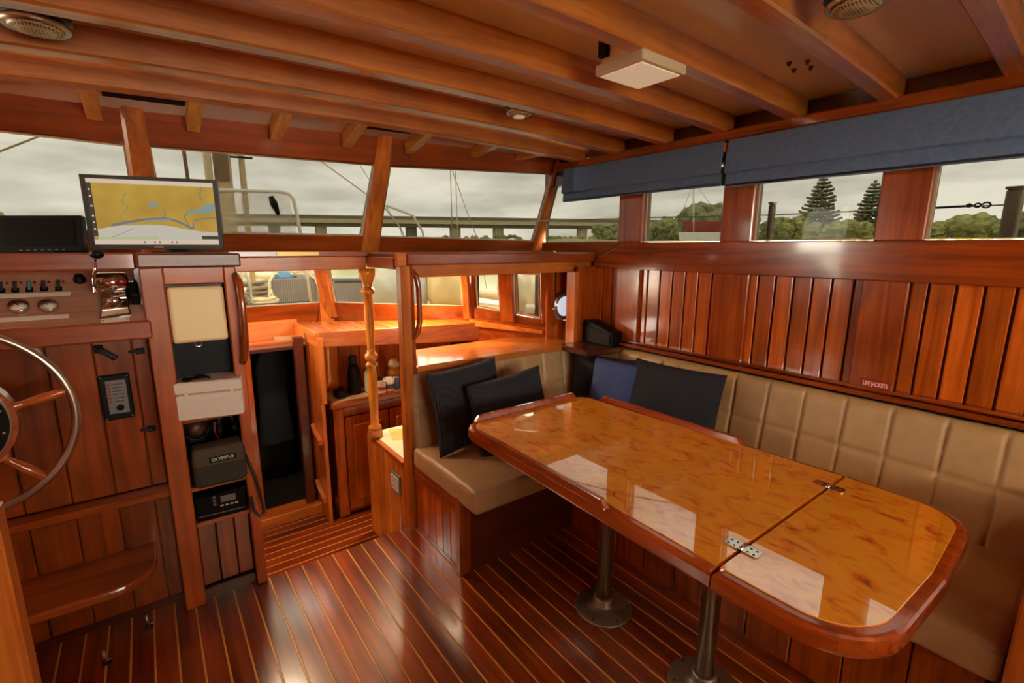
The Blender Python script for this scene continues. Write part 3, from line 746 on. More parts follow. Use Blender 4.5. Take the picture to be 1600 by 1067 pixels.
def dome(label, x, y, z, r=.062):
    o = thing('dome_light', label, 'light', (x, y, z), 'round ceiling fittings')
    zc = 2.042 + camber(x)
    bm = new_bm(); lathe(bm, [(r * .85, zc - z), (r * .85, .016), (r * .99, .010), (r, .002), (r * .92, -.003), (r * .84, 0)], (x, y, z), n=36); build('rim', bm, STEEL, o)
    bm = new_bm(); lathe(bm, [(r * 1.06, zc - z), (r * 1.06, .022), (r * 1.0, .018)], (x, y, z), n=36); build('collar', bm, DARKGREY, o)
    bm = new_bm(); lathe(bm, [(r * .84, .002), (r * .7, -.006), (r * .4, -.011), (.002, -.013)], (x, y, z), n=36); build('grille', bm, PIERCED, o)
    return o
dome('round metal ceiling fitting near the helm monitor, cut by the frame edge', -.150, 1.765, 1.948, .068)
d2 = dome('small round ceiling fitting with a bright lens near the forward beams', 1.315, 1.700, 1.965, .054)
bm = new_bm(); lathe(bm, [(.026, -.008), (.022, -.017), (.002, -.020)], (1.315, 1.700, 1.965), n=20); build('lens', bm, plain('clear_lens', S(235, 230, 190), .1, emit=.15), d2)
dome('round pierced ceiling fitting at the top edge, aft of the square light', 1.345, .500, 1.955, .062)
sl = thing('ceiling_socket', 'dark oval socket on the ceiling beside the small round fitting', 'socket', (1.47, 1.635, 2.02))
bm = new_bm(); prism(bm, rounded([(1.43, 1.615, .02), (1.51, 1.615, .02), (1.51, 1.655, .02), (1.43, 1.655, .02)], 5), 2.018, 2.04, 'Z', bev=.003); build('body', bm, BLACK, sl)
# out-of-view lamps: added fill in the aft saloon and companionway, plus the galley
LENS = plain('lamp_lens', S(255, 226, 170), .4, emit=2.0)
def unseen_lamp(label, x, y, zc):
    o = thing('cabin_lamp', label, 'lamp', (x, y, zc), 'white ceiling lamps')
    bm = new_bm(); lathe(bm, [(.10, 0), (.10, -.03), (.086, -.045), (.082, -.045), (.082, -.02)], (x, y, zc), n=32); build('shade', bm, WHITE, o)
    bm = new_bm(); lathe(bm, [(.081, -.03), (.06, -.042), (.002, -.05)], (x, y, zc), n=32); build('lens', bm, LENS, o)
LB = ['white round lamp on the aft ceiling, amidships', 'white round lamp on the aft ceiling above the settee end']
for (lx, ly), lb in zip(AFT_FILL_LAMPS, LB): unseen_lamp(lb, lx, ly, 2.045 + camber(lx))
unseen_lamp('white round lamp under the deck at the foot of the companionway', .38, 2.66, 1.345)
unseen_lamp('white round lamp under the galley deck to starboard', 1.30, 2.78, 1.345)
# ================================================================== HELM CONSOLE
hc = thing('helm_console', 'planked helm console with sloping instrument panel, step and mid rail', 'console', (-.5, 2.2, 0))
ed = [-1.50, -1.38, -1.26, -1.14, -1.02, -.90, -.78, -.66, -.54, -.42, -.30, -.18, -.072, -.022]
for a, b in zip(ed, ed[1:]):
    one('console_board', CONZ, hc, a + .0015, b - .0015, 2.195, 2.215, .515, 1.11, bev=.003)
    one('console_board', CONZ, hc, a + .0015, b - .0015, 2.195, 2.215, .02, .485, bev=.003)
one('console_back', DARKW, hc, -1.5, -.02, 2.215, 2.23, 0, 1.11)
one('mid_rail', MAHX, hc, -1.5, -.018, 2.125, 2.20, .484, .512, bev=.005)
one('lower_rail', MAHX, hc, -1.5, -.005, 2.078, 2.112, 1.102, 1.166, bev=.006)
one('rail_shelf', MAHX, hc, -1.5, -.02, 2.11, 2.20, 1.10, 1.115)
one('dash_edge', MAHX, hc, -1.5, -.025, 2.128, 2.165, 1.338, 1.396, bev=.006)
one('plinth', DARKW, hc, -1.5, -.02, 2.19, 2.2, 0, .03)
bm = new_bm(); prism(bm, rounded([(-.90, 2.195, 0), (-.90, 1.955, .02), (-.085, 1.935, .13), (-.085, 2.195, 0)], 10), .252, .284, 'Z', bev=.008, seg=2); build('foot_step', bm, wood('step_teak', S(120, 55, 25), S(185, 98, 48), 'X'), hc)
# sloping panel
PB_, PS = Vector((0, 2.10, 1.165)), Vector((0, .19, .165)); PN = Vector((1, 0, 0)).cross(PS).normalized()
ang = math.atan2(PS.z, PS.y)
def pan(x, t, o=0): return Vector((x, 0, 0)) + PB_ + PS * t + PN * o
def panbox(name, mat, parent, x0, x1, t0, t1, o0, o1, bev=0):
    bm = new_bm(); hexa(bm, [pan(x0, t0, o0), pan(x1, t0, o0), pan(x1, t1, o0), pan(x0, t1, o0), pan(x0, t0, o1), pan(x1, t0, o1), pan(x1, t1, o1), pan(x0, t1, o1)], bev=bev); return build(name, bm, mat, parent)
ip = panbox('instrument_panel', wood('panel_mahogany', S(150, 106, 112), S(196, 150, 152), 'X', rough=.3, coat=.8), hc, -1.5, -.02, -.02, 1.06, -.02, 0)  # pale tones put the panel's sheen into the wood colour
def panlathe(prof, x, t, n=20, bm=None):
    """a turned shape standing on the panel"""
    b2 = bm or new_bm(); k0 = len(b2.verts); lathe(b2, prof, n=n); b2.verts.ensure_lookup_table()
    vs = b2.verts[k0:]; Rm = Matrix.Rotation(ang, 3, 'X')
    for v in vs: v.co = Rm @ v.co + pan(x, t)
    return b2
PLATE = plain('engraved_label_plate', S(215, 205, 185), .45)
def rivets(p, xs, t, o):
    for x in xs: build('rivet', panlathe([(.0028, o), (.002, o + .001)], x, t, 8), DARKGREY, p)
for x0, x1, t0, t1 in ((-.66, -.212, .535, .60), (-.66, -.218, .128, .192)):
    p = panbox('label_plate', PLATE, ip, x0, x1, t0, t1, 0, .002); p['label'] = 'long pale engraved label strip'
TEAL = plain('teal_switch_cap', S(60, 120, 125), .4)
for i, x in enumerate((-.464, -.430, -.378, -.346, -.313, -.278, -.242)):
    s = panbox('toggle_switch', BLACK, ip, x - .009, x + .009, .63, .70, 0, .004)
    if x == -.313: s['label'] = 'switch with teal cap'
    bm = new_bm(); tube(bm, [pan(x, .66, 0), pan(x + .001, .69, .014), pan(x + .002, .74, .024)], [.004, .0045, .006], 8); s_ = build('toggle_lever', bm, TEAL if x == -.313 else DARKGREY, hc)
    build('switch_lamp', panlathe([(.004, 0), (.004, .005), (.002, .006)], x + .012, .80, 10), plain('tell_tale', S(120, 30, 20), .3), hc)
def gauge(x, t, r):
    g = build('gauge', panlathe([(r, 0), (r, .012), (r * .93, .015), (r * .86, .010)], x, t, 28), CHROME, hc)
    build('dial', panlathe([(r * .88, .0112), (r * .002, .0114)], x, t, 28), plain('dial_face', S(225, 215, 195), .6), g)
    bm = new_bm(); tube(bm, [pan(x, t, .0122), pan(x - r * .5, t + .09, .0122)], .0012, 5); build('needle', bm, BLACK, g)
gauge(-.336, .354, .026); gauge(-.267, .341, .026); gauge(-.405, .36, .026)
k = build('control_knob', panlathe([(.018, 0), (.018, .008), (.014, .010), (.013, .022), (.010, .024)], -.187, .82, 20), BLACK, hc)
# engine control on the panel's inboard end
ec = thing('engine_control', 'chrome single-lever engine control with black and red knobs', 'control', tuple(pan(-.10, .3)))
bm = new_bm(); hexa(bm, [pan(-.145, .06, 0), pan(-.055, .10, 0), pan(-.055, .85, 0), pan(-.140, .85, 0), pan(-.135, .12, .03), pan(-.06, .15, .03), pan(-.062, .80, .03), pan(-.132, .80, .03)], bev=.004, seg=2); build('base', bm, CHROME, ec)
bm = new_bm(); lathe(bm, [(.001, -.046), (.030, -.044), (.034, -.036), (.034, .036), (.030, .044), (.001, .046)], tuple(pan(-.098, .55, .052)), 'X', 28); build('drum', bm, CHROME, ec)
bm = new_bm(); lathe(bm, [(.022, 0), (.018, .02), (.012, .026)], tuple(pan(-.098, .22, .03)), 'Z', 20); build('boss', bm, CHROME, ec)
b0 = pan(-.142, .55, .05)
bm = new_bm(); hexa(bm, [b0 + Vector(q) for q in ((-.008, -.014, -.03), (.004, -.014, -.03), (.004, .014, -.03), (-.008, .014, -.03), (-.006, -.010, .02), (.002, -.010, .02), (.002, .010, .02), (-.006, .010, .02))], bev=.002); l = build('lever', bm, CHROME, ec)
bm = new_bm(); tube(bm, [(-.142, 2.140, 1.285), (-.138, 2.112, 1.315), (-.128, 2.100, 1.375)], [.006, .005, .005], 10); build('lever_rod', bm, CHROME, ec)
def ball(bm, c, r, sx=1, sz=1, n=16):
    lathe(bm, [(r * sx * max(.02, math.sin(a)), -r * sz * math.cos(a)) for a in [PI * i / 10 for i in range(11)]], c, n=n)
bm = new_bm(); ball(bm, Vector((-.122, 2.094, 1.392)), .0175, 1.1, .85); build('black_knob', bm, BLACK, ec)
bm = new_bm(); tube(bm, [pan(-.06, .55, .052), pan(-.03, .55, .055)], .004, 8); build('cross_shaft', bm, CHROME, ec)
bm = new_bm(); ball(bm, pan(-.072, .40, .092), .018); build('red_knob', bm, plain('red_knob', S(120, 24, 24), .25, coat=.6), ec)
bm = new_bm(); tube(bm, [pan(-.08, .5, .06), pan(-.073, .42, .085)], .005, 8); build('red_lever', bm, CHROME, ec)
bm = new_bm(); hexa(bm, [pan(-.053, .25, .01), pan(-.026, .25, .01), pan(-.026, .65, .01), pan(-.053, .65, .01), pan(-.05, .3, .05), pan(-.03, .3, .05), pan(-.03, .6, .05), pan(-.05, .6, .05)], bev=.004); build('side_block', bm, BLACK, ec)
pl = panbox('label_plate', PLATE, None, -.139, -.064, -.005, .07, .0, .003); tag(pl, 'small pale label plate below the chrome engine control', 'plate')
for x in (-.134, -.069): rivets(pl, [x], .032, .003)
# alarm panel, catches on the front boards
ap = thing('alarm_panel', 'small black-framed alarm panel with red lamps on the helm boards', 'panel', (-.134, 2.19, .885))
one('frame', BLACK, ap, -.178, -.090, 2.180, 2.196, .802, .968, bev=.004)
one('display', plain('alarm_face', S(118, 112, 104), .4), ap, -.160, -.103, 2.1775, 2.182, .825, .948, bev=.001)
for i in range(6):
    one('alarm_lamp', plain('alarm_red', S(150, 36, 24), .4), ap, -.156, -.149, 2.1755, 2.179, .930 - .0125 * i, .937 - .0125 * i)
    one('text_line', DARKGREY, ap, -.143, -.112, 2.177, 2.178, .932 - .0125 * i, .9345 - .0125 * i)
bm = new_bm(); lathe(bm, [(.011, 0), (.011, -.006), (.008, -.009)], (-.128, 2.178, .846), 'Y', 18); build('knob', bm, BLACK, ap)
for x in (-.171, -.097):
    for z in (.809, .961): bm = new_bm(); lathe(bm, [(.003, 0), (.002, -.002)], (x, 2.180, z), 'Y', 8); build('screw', bm, STEEL, ap)
lv = thing('board_catch', 'black lever catch near the top of the helm boards', 'catch', (-.15, 2.195, 1.05))
bm = new_bm(); tube(bm, [(-.165, 2.180, 1.062), (-.145, 2.165, 1.055), (-.118, 2.155, 1.030)], [.012, .010, .011], 10); build('lever', bm, DARKGREY, lv)
bm = new_bm(); box(bm, -.175, -.15, 2.178, 2.197, 1.05, 1.078, bev=.003); build('mount', bm, BLACK, lv)
for z, lb in ((1.042, 'dark metal clip on the edge board beside the cabinet, the upper one'), (.745, 'dark metal clip on the edge board beside the cabinet, the lower one')):
    o = thing('board_clip', lb, 'clip', (-.05, 2.19, z))
    one('body', BLACK, o, -.062, -.036, 2.172, 2.197, z - .008, z + .012, bev=.003)
    bm = new_bm(); tube(bm, [(-.082, 2.178, z + .002), (-.05, 2.170, z + .003)], .005, 8); build('pin', bm, DARKGREY, o)
# ================================================================== STEERING WHEEL
WC = Vector((-.484, 1.88, .94))
sw = thing('steering_wheel', 'steel-rimmed helm wheel with turned wooden spokes', 'steering wheel', tuple(WC))
def ring(r, n=72): return [WC + Vector((r * math.cos(2 * PI * k / n), 0, r * math.sin(2 * PI * k / n))) for k in range(n)]
bm = new_bm(); tube(bm, ring(.270), .0115, 14, closed=True); build('rim', bm, STEEL, sw)
WSPK = wood('wheel_teak', S(140, 65, 28), S(205, 112, 52), 'X', coat=.9, rough=.2)
def annulus(r0, r1, y0, y1, n=56):
    bm = new_bm(); rr = []
    for (r, y) in ((r0, y0), (r1, y0), (r1, y1), (r0, y1)):
        rr.append([bm.verts.new((WC.x + r * math.cos(2 * PI * k / n), y, WC.z + r * math.sin(2 * PI * k / n))) for k in range(n)])
    for i in range(4):
        A, B = rr[i], rr[(i + 1) % 4]
        for k in range(n): bm.faces.new((A[k], A[(k + 1) % n], B[(k + 1) % n], B[k]))
    bmesh.ops.recalc_face_normals(bm, faces=bm.faces); return bm
build('felloe', annulus(.085, .150, 1.865, 1.905), WSPK, sw)
bd = build('inner_band', annulus(.112, .134, 1.860, 1.868), BLACK, sw); build('band_edge', annulus(.134, .138, 1.859, 1.868), STEEL, sw)
for kk in range(12):
    a = 2 * PI * kk / 12 + .25; bm = new_bm(); lathe(bm, [(.004, 0), (.003, -.0025)], (WC.x + .123 * math.cos(a), 1.860, WC.z + .123 * math.sin(a)), 'Y', 8); build('stud', bm, STEEL, bd)
bm = new_bm(); lathe(bm, [(.086, -.015), (.086, .02), (.04, .03), (.028, .05), (.028, .313)], tuple(WC), 'Y', 30); build('hub', bm, WSPK, sw)
for kk in range(6):
    a = R(13 + 60 * kk); d = Vector((math.cos(a), 0, math.sin(a)))
    rs = [(.145, .014), (.152, .016), (.158, .011), (.172, .010), (.19, .013), (.215, .0145), (.24, .0125), (.255, .010), (.264, .0095)]
    bm = new_bm(); tube(bm, [WC + d * r for r, _ in rs], [q for _, q in rs], 12); build('spoke', bm, WSPK, sw)
# post at the frame's left edge
bm = new_bm(); prism(bm, rounded([(-.290, .985, .008), (-.222, .985, .008), (-.222, 1.05, .006), (-.290, 1.05, .006)], 3), 0, 1.02, 'Z'); 
box(bm, -.226, -.219, .99, 1.005, 0, 1.02)
tag(build('seat_post', bm, POST, origin=(-.255, 1.02, 0)), 'pale varnished upright post close by the helm, cut by the frame edge', 'post')
# floor catches
for (x, y), lb in (((-.260, 1.975), 'small bright metal bolt on the floor below the helm step, the nearer one'), ((-.141, 2.09), 'small bright metal bolt against the helm console plinth')):
    o = thing('floor_bolt', lb, 'bolt', (x, y, 0))
    one('plate', DARKGREY, o, x - .014, x + .014, y - .010, y + .012, 0, .004, bev=.001)
    bm = new_bm(); tube(bm, [(x, y, .003), (x - .003, y + .003, .03), (x - .004, y + .006, .05)], [.004, .005, .006], 10); build('pin', bm, STEEL, o)
    bm = new_bm(); tube(bm, [(x, y, .012), (x + .014, y, .014)], .003, 8); build('handle', bm, STEEL, o)

# ================================================================== MONITORS
def local_frame(B0, B1, tilt=0):
    B0, B1 = Vector(B0), Vector(B1); ux = (B1 - B0).normalized(); w = (B1 - B0).length
    nz = Vector((0, 0, 1)); ny = nz.cross(ux).normalized()       # away from the viewer
    up_ = (nz * math.cos(tilt) + ny * math.sin(tilt)).normalized(); out = ux.cross(up_)   # towards the viewer
    return B0, ux, up_, out, w
def slab(name, mat, parent, F, x0, x1, z0, z1, o0, o1, bev=0):
    B0, ux, uz, out, w = F
    P = lambda x, z, o: B0 + ux * x + uz * z + out * o
    bm = new_bm(); hexa(bm, [P(x0, z0, o1), P(x1, z0, o1), P(x1, z0, o0), P(x0, z0, o0), P(x0, z1, o1), P(x1, z1, o1), P(x1, z1, o0), P(x0, z1, o0)], bev=bev)
    bmesh.ops.recalc_face_normals(bm, faces=bm.faces)
    return build(name, bm, mat, parent)
mo = thing('chart_monitor', 'wide flat monitor on the dash showing a yellow nautical chart', 'monitor', (.05, 2.30, 1.396))
F = local_frame((-.150, 2.345, 1.406), (.257, 2.240, 1.408)); W = F[4]; Hh = .262
slab('casing', DARKGREY, mo, F, 0, W, 0, Hh, -.035, 0, bev=.004)
bz = plain('bezel_grey', S(70, 72, 70), .35)
for a in ((0, W, 0, .018), (0, W, Hh - .013, Hh), (0, .016, .018, Hh - .013), (W - .014, W, .018, Hh - .013)): slab('bezel', bz, mo, F, a[0], a[1], a[2], a[3], 0, .006, bev=.001)
slab('maker_plate', PLATE, mo, F, W * .46, W * .53, .006, .010, .006, .0066)
def emis(name, c, s=.72):
    m = bpy.data.materials.new(name); m.use_nodes = True; t = m.node_tree; b = t.nodes['Principled BSDF']; b.inputs['Base Color'].default_value = (.02, .02, .02, 1); b.inputs['Roughness'].default_value = .25
    b.inputs['Emission Color'].default_value = c; b.inputs['Emission Strength'].default_value = s; return m
def land_mat():
    m = emis('screen_land', S(205, 160, 40)); t = m.node_tree; b = t.nodes['Principled BSDF']; tc = t.nodes.new('ShaderNodeTexCoord'); n = t.nodes.new('ShaderNodeTexNoise'); n.inputs['Scale'].default_value = 9; n.inputs['Detail'].default_value = 3
    r = t.nodes.new('ShaderNodeValToRGB'); r.color_ramp.elements[0].position = .35; r.color_ramp.elements[0].color = S(190, 150, 62); r.color_ramp.elements[1].position = .7; r.color_ramp.elements[1].color = S(214, 176, 72)
    t.links.new(tc.outputs['Object'], n.inputs[0]); t.links.new(n.outputs[0], r.inputs[0]); t.links.new(r.outputs[0], b.inputs['Emission Color']); return m
scr_mats = [land_mat(), emis('screen_sea', S(215, 208, 190)), emis('screen_inlet', S(140, 165, 160)), emis('screen_deep', S(120, 128, 140)), emis('screen_bar', S(236, 214, 190)), emis('screen_tools', S(70, 62, 50)), emis('screen_shoal', S(200, 205, 160))]
bm = new_bm(); lay = [0]
def spoly(pts, mi):
    lay[0] += .00012; B0, ux, uz, out, w = F; x0, x1, z0, z1 = .016, W - .014, .018, Hh - .013
    vs = [bm.verts.new(B0 + ux * (x0 + (x1 - x0) * u) + uz * (z1 - (z1 - z0) * v) + out * (.001 + lay[0])) for u, v in pts]
    f = bm.faces.new(vs); f.material_index = mi
    f.normal_update()
    if f.normal.dot(out) < 0: f.normal_flip()
def sline(pts, wd, mi):
    for (a, b) in zip(pts, pts[1:]):
        d = Vector((b[0] - a[0], b[1] - a[1])); d.normalize(); nx, ny_ = -d.y * wd / 2, d.x * wd / 2
        spoly([(a[0] + nx, a[1] + ny_ * 1.7), (b[0] + nx, b[1] + ny_ * 1.7), (b[0] - nx, b[1] - ny_ * 1.7), (a[0] - nx, a[1] - ny_ * 1.7)], mi)
spoly([(0, 0), (1, 0), (1, 1), (0, 1)], 0)
spoly([(.03, .77), (.12, .73), (.22, .705), (.33, .695), (.44, .685), (.54, .69), (.65, .72), (.73, .755), (.86, .785), (1, .80), (1, .93), (.03, .93)], 1)
sline([(.15, .70), (.25, .66), (.36, .62), (.45, .60), (.58, .585), (.66, .62), (.72, .67), (.76, .72), (.80, .73)], .022, 3)
sline([(.40, .63), (.52, .61), (.62, .60)], .016, 2)
spoly([(.74, .50), (.78, .44), (.86, .43), (.90, .36), (.99, .32), (1, .44), (.93, .49), (.84, .485), (.78, .50)], 2)
sline([(.76, .72), (.745, .63), (.73, .55), (.76, .49)], .010, 3); sline([(.80, .73), (.80, .62), (.86, .58), (1, .56)], .008, 3)
spoly([(.44, .36), (.49, .33), (.55, .36), (.52, .40), (.46, .41)], 2)
sline([(.90, .05), (.88, .20), (.90, .30)], .008, 3); sline([(.28, .20), (.25, .34), (.29, .42), (.25, .52)], .004, 3); sline([(.56, .42), (.58, .5), (.55, .58)], .006, 3)
sline([(.10, .91), (.20, .84), (.30, .76)], .004, 3)
spoly([(.03, .89), (.5, .87), (.5, .93), (.03, .93)], 6)
spoly([(0, .06), (.035, .06), (.035, .87), (0, .87)], 5); spoly([(0, 0), (1, 0), (1, .065), (0, .065)], 4); spoly([(0, .925), (1, .925), (1, 1), (0, 1)], 4); spoly([(.86, .86), (1, .86), (1, .915), (.86, .915)], 5)
for u in (.38, .46, .50, .60, .64): spoly([(u, .95), (u + .012, .95), (u + .012, .975), (u, .975)], 5)
for v in (.15, .25, .4, .55, .65, .75): spoly([(.010, v), (.025, v), (.025, v + .025), (.010, v + .025)], 4)
build('screen', bm, scr_mats, mo)
slab('stand', BLACK, mo, F, W * .58, W * .70, -.012, .002, -.06, .004, bev=.002)
slab('stand_foot', DARKGREY, mo, F, W * .45, W * .83, -.012, -.009, -.09, .03)
m2 = thing('small_monitor', 'small switched-off black display beside the chart monitor', 'monitor', (-.28, 2.33, 1.384))
F2 = local_frame((-.392, 2.36, 1.392), (-.166, 2.275, 1.398), tilt=.16); W2 = F2[4]
slab('casing', BLACK, m2, F2, 0, W2, 0, .128, -.03, 0, bev=.004)
slab('screen', plain('dark_screen', S(8, 8, 8), .45, spec=.15), m2, F2, .018, W2 - .022, .022, .112, 0, .001)
for k in range(7): slab('button', GREYP, m2, F2, .06 + .02 * k, .068 + .02 * k, .008, .011, 0, .0015)
slab('stand', BLACK, m2, F2, W2 * .35, W2 * .65, -.014, .004, -.05, .0)

# ================================================================== EQUIPMENT CABINET
cb = thing('equipment_cabinet', 'tall narrow open mahogany cabinet between helm and companionway', 'cabinet', (.13, 2.25, 0))
one('top_slab', CABTOP, cb, -.022, .290, 2.082, 2.46, 1.345, 1.394, bev=.006, seg=2)
one('stile', CABZ, cb, -.020, .047, 2.10, 2.13, 0, 1.345, bev=.004)
one('stile', CABZ, cb, .232, .272, 2.10, 2.13, 0, 1.345, bev=.004)
one('top_rail', CABX, cb, .047, .232, 2.102, 2.128, 1.285, 1.345, bev=.003)
one('side_panel', DARKW, cb, -.018, .0, 2.13, 2.44, 0, 1.345)
one('side_panel', MAHZ, cb, .254, .270, 2.13, 2.44, -.28, 1.345)
one('back_panel', BLACK, cb, .0, .254, 2.42, 2.44, 0, 1.345)
one('inner_panel', BLACK, cb, .0, .254, 2.176, 2.186, .93, 1.34); one('base_floor', DARKW, cb, -.02, .272, 2.13, 2.44, -.05, .0)
one('side_liner', BLACK, cb, .244, .2535, 2.131, 2.42, .35, 1.34); one('side_liner', BLACK, cb, .0005, .010, 2.131, 2.42, .35, 1.34)  # black liners put the cabinet's inner shade into the colour
for z in (.760, .482): one('shelf', MAHX, cb, .0, .254, 2.112, 2.42, z, z + .018, bev=.003)
one('corner_filler', DARKW, cb, -.035, -.019, 2.20, 2.46, 0, 1.34); one('kick_rail', DARKW, cb, .047, .232, 2.13, 2.15, .0, .045)
for a, b in ((.049, .110), (.113, .174), (.177, .232)): one('door_board', CONZ, cb, a, b, 2.15, 2.165, .05, .345, bev=.003)
bm = new_bm(); tube(bm, [(.268, 2.095, 1.315), (.275, 2.065, 1.285), (.277, 2.055, 1.20), (.275, 2.055, 1.10), (.270, 2.06, 1.01), (.262, 2.090, .975)], [.012, .014, .013, .013, .014, .012], 12); build('grab_handle', bm, MAHZ, cb)
bm = new_bm(); tube(bm, [(.205 + .006 * math.cos(a) * 2, 2.170, 1.054 + .013 * math.sin(a)) for a in [2 * PI * i / 14 for i in range(14)]], .0026, 6, closed=True)
tag(build('hook_ring', bm, CHROME, origin=(.205, 2.172, 1.047)), 'small white ring hanging below the cream box in the cabinet', 'ring'); bpy.data.objects['hook_ring'].location.x -= .075
o = thing('cream_box', 'plain cream plastic box mounted high in the narrow cabinet', 'box', (.14, 2.15, 1.066))
bm = new_bm(); box(bm, .050, .226, 2.105, 2.174, 1.068, 1.275, bev=.012, seg=3); build('cover', bm, CREAM, o); one('back_plate', GREYP, o, .048, .228, 2.166, 2.175, 1.066, 1.277)
o = thing('ivory_case', 'ivory plastic instrument case standing askew on the cabinet shelf', 'case', (.138, 2.14, .778))
Fc = local_frame((.033, 2.100, .779), (.244, 2.052, .779))
slab('body', IVORY, o, Fc, 0, Fc[4], 0, .098, -.13, 0, bev=.004); slab('lid', IVORY, o, Fc, -.002, Fc[4] + .002, .100, .145, -.132, .003, bev=.005)
for k in range(9): slab('raised_letter', IVORY, o, Fc, .060 + .014 * k, .070 + .014 * k, .062, .072, -.001, .0015)
for x in (.03, Fc[4] - .04): slab('clasp', IVORY, o, Fc, x, x + .014, .09, .108, 0, .005, bev=.001)
o = thing('spectacle_cord', 'dark coiled cord lying on top of the ivory case', 'cord', (.11, 2.12, .926))
bm = new_bm(); tube(bm, [(.085 + .035 * math.cos(a * .9) + .004 * a, 2.11 + .02 * math.sin(a * 1.7), .929 + .004 * math.sin(a * 2.3) + .004) for a in [i * .35 for i in range(26)]], .004, 6); build('coil', bm, BLACK, o)
o = thing('round_instrument', 'round dark-rimmed instrument in the shadowed cubby under the ivory case', 'instrument', (.095, 2.19, .66))
bm = new_bm(); lathe(bm, [(.046, 0), (.046, -.02), (.040, -.024), (.038, -.016)], (.088, 2.19, .712), 'Y', 28); build('rim', bm, BLACK, o)
bm = new_bm(); lathe(bm, [(.038, -.016), (.002, -.017)], (.088, 2.19, .712), 'Y', 28); build('face', bm, plain('sepia_face', S(90, 56, 36), .4), o)
bm = new_bm(); box(bm, .06, .116, 2.17, 2.20, .660, .672, bev=.003); build('foot', bm, BLACK, o)
o = thing('headset', 'dark headset with a red band tucked beside the round instrument', 'headset', (.19, 2.18, .66))
for x in (.165, .218):
    bm = new_bm(); lathe(bm, [(.010, -.012), (.024, -.010), (.026, 0), (.020, .010), (.008, .012)], (x, 2.17, .695), 'X', 18); build('ear_cup', bm, BLACK, o)
bm = new_bm(); tube(bm, [(.165, 2.17, .715), (.168, 2.175, .738), (.192, 2.178, .752), (.214, 2.175, .738), (.218, 2.17, .715)], .005, 8); build('band', bm, DARKGREY, o)
bm = new_bm(); tube(bm, [(.150, 2.15, .735), (.147, 2.148, .70), (.158, 2.150, .665)], .004, 8); build('red_cord', bm, plain('red_cord', S(120, 30, 26), .5), o)
o = thing('camera_bag', 'olive black camera bag lettered OLYMPUS on the cabinet shelf', 'bag', (.145, 2.13, .501))
BAGM = plain('olive_nylon', S(52, 48, 36), .85, noise=.2, nscale=120, bump=.15)
bm = new_bm(); box(bm, .058, .238, 2.070, 2.16, .502, .650, bev=.02, seg=4); build('body', bm, BAGM, o, smooth=True)
bm = new_bm(); box(bm, .060, .230, 2.062, 2.155, .585, .664, bev=.014, seg=4); build('flap', bm, plain('flap_nylon', S(74, 62, 44), .8, noise=.15, nscale=120), o, smooth=True)
one('label_patch', BLACK, o, .112, .202, 2.0595, 2.063, .606, .628)
text('lettering', 'OLYMPUS', .0165, plain('bag_letter', S(170, 195, 170), .5), o, (.157, 2.0590, .617), (PI / 2, 0, 0), cx=1.05)
bm = new_bm(); tube(bm, [(.236, 2.09, .60), (.262, 2.075, .50), (.275, 2.068, .40), (.278, 2.066, .345), (.262, 2.066, .325), (.245, 2.068, .36), (.240, 2.075, .42)], .006, 8); build('strap', bm, DARKGREY, o)
o = thing('handheld_radio', 'black boxy radio with pale markings lying below the camera bag', 'radio', (.135, 2.13, .345))
Fr = local_frame((.050, 2.115, .352), (.222, 2.080, .362))
slab('body', BLACK, o, Fr, 0, Fr[4], 0, .105, -.08, 0, bev=.006); slab('display', GREYP, o, Fr, .088, .14, .062, .088, 0, .0012)
for k in range(4): slab('marking', PLATE, o, Fr, .085 + .017 * k, .096 + .017 * k, .045, .051, 0, .001)
for z_ in (.055, .07, .085): slab('key', GREYP, o, Fr, .062, .072, z_, z_ + .009, 0, .002)
slab('trim_line', GREYP, o, Fr, .006, Fr[4] - .006, .018, .021, 0, .001)
one('radio_bracket', MAHX, cb, .047, .254, 2.112, 2.20, .332, .350, bev=.002)
# ================================================================== COMPANIONWAY: column, half wall, counters
cp = thing('galley_counter', 'low matchboarded counter with a pale worktop beside the companionway', 'counter', (1.2, 2.38, -.28))
for k in range(7):
    one('matchboard', HALFW, cp, .935, .955, 2.152 + .064 * k, 2.213 + .064 * k, -.28, .318, bev=.003)
one('top_rail', TEAKY, cp, .930, .958, 2.15, 2.605, .318, .347, bev=.003)
one('end_stile', HALFW, cp, .930, .985, 2.600, 2.640, -.28, .347, bev=.003)
one('worktop', plain('pale_worktop', S(226, 210, 180), .4), cp, .952, 1.70, 2.152, 2.625, .338, .352, bev=.002)
one('far_board', DARKW, cp, .955, 1.70, 2.60, 2.62, -.28, .335)
tc_ = thing('turned_column', 'honey coloured turned wooden column standing on the galley counter', 'column', (.945, 2.545, .352))
CX, CY = .945, 2.545
bm = new_bm(); box(bm, CX - .033, CX + .033, CY - .033, CY + .033, .352, .400, bev=.004); build('foot_block', bm, HONEY, tc_)
prof = [(.030, .400), (.036, .408), (.036, .418), (.024, .426), (.022, .46), (.027, .60), (.027, .70), (.022, .765), (.032, .772), (.034, .780), (.024, .790), (.022, .802), (.034, .812), (.036, .824), (.034, .836), (.023, .846), (.020, .87), (.025, 1.0), (.026, 1.08), (.022, 1.165), (.034, 1.172), (.036, 1.184), (.034, 1.196), (.024, 1.204), (.026, 1.225), (.040, 1.262), (.044, 1.275), (.044, 1.305)]
bm = new_bm(); lathe(bm, prof, (CX, CY, 0), n=24); build('shaft', bm, HONEY, tc_)
gh = thing('grab_rail', 'dark bowed wooden grab rail on the saloon side of the companion post', 'handle', (1.01, 2.10, 1.0))
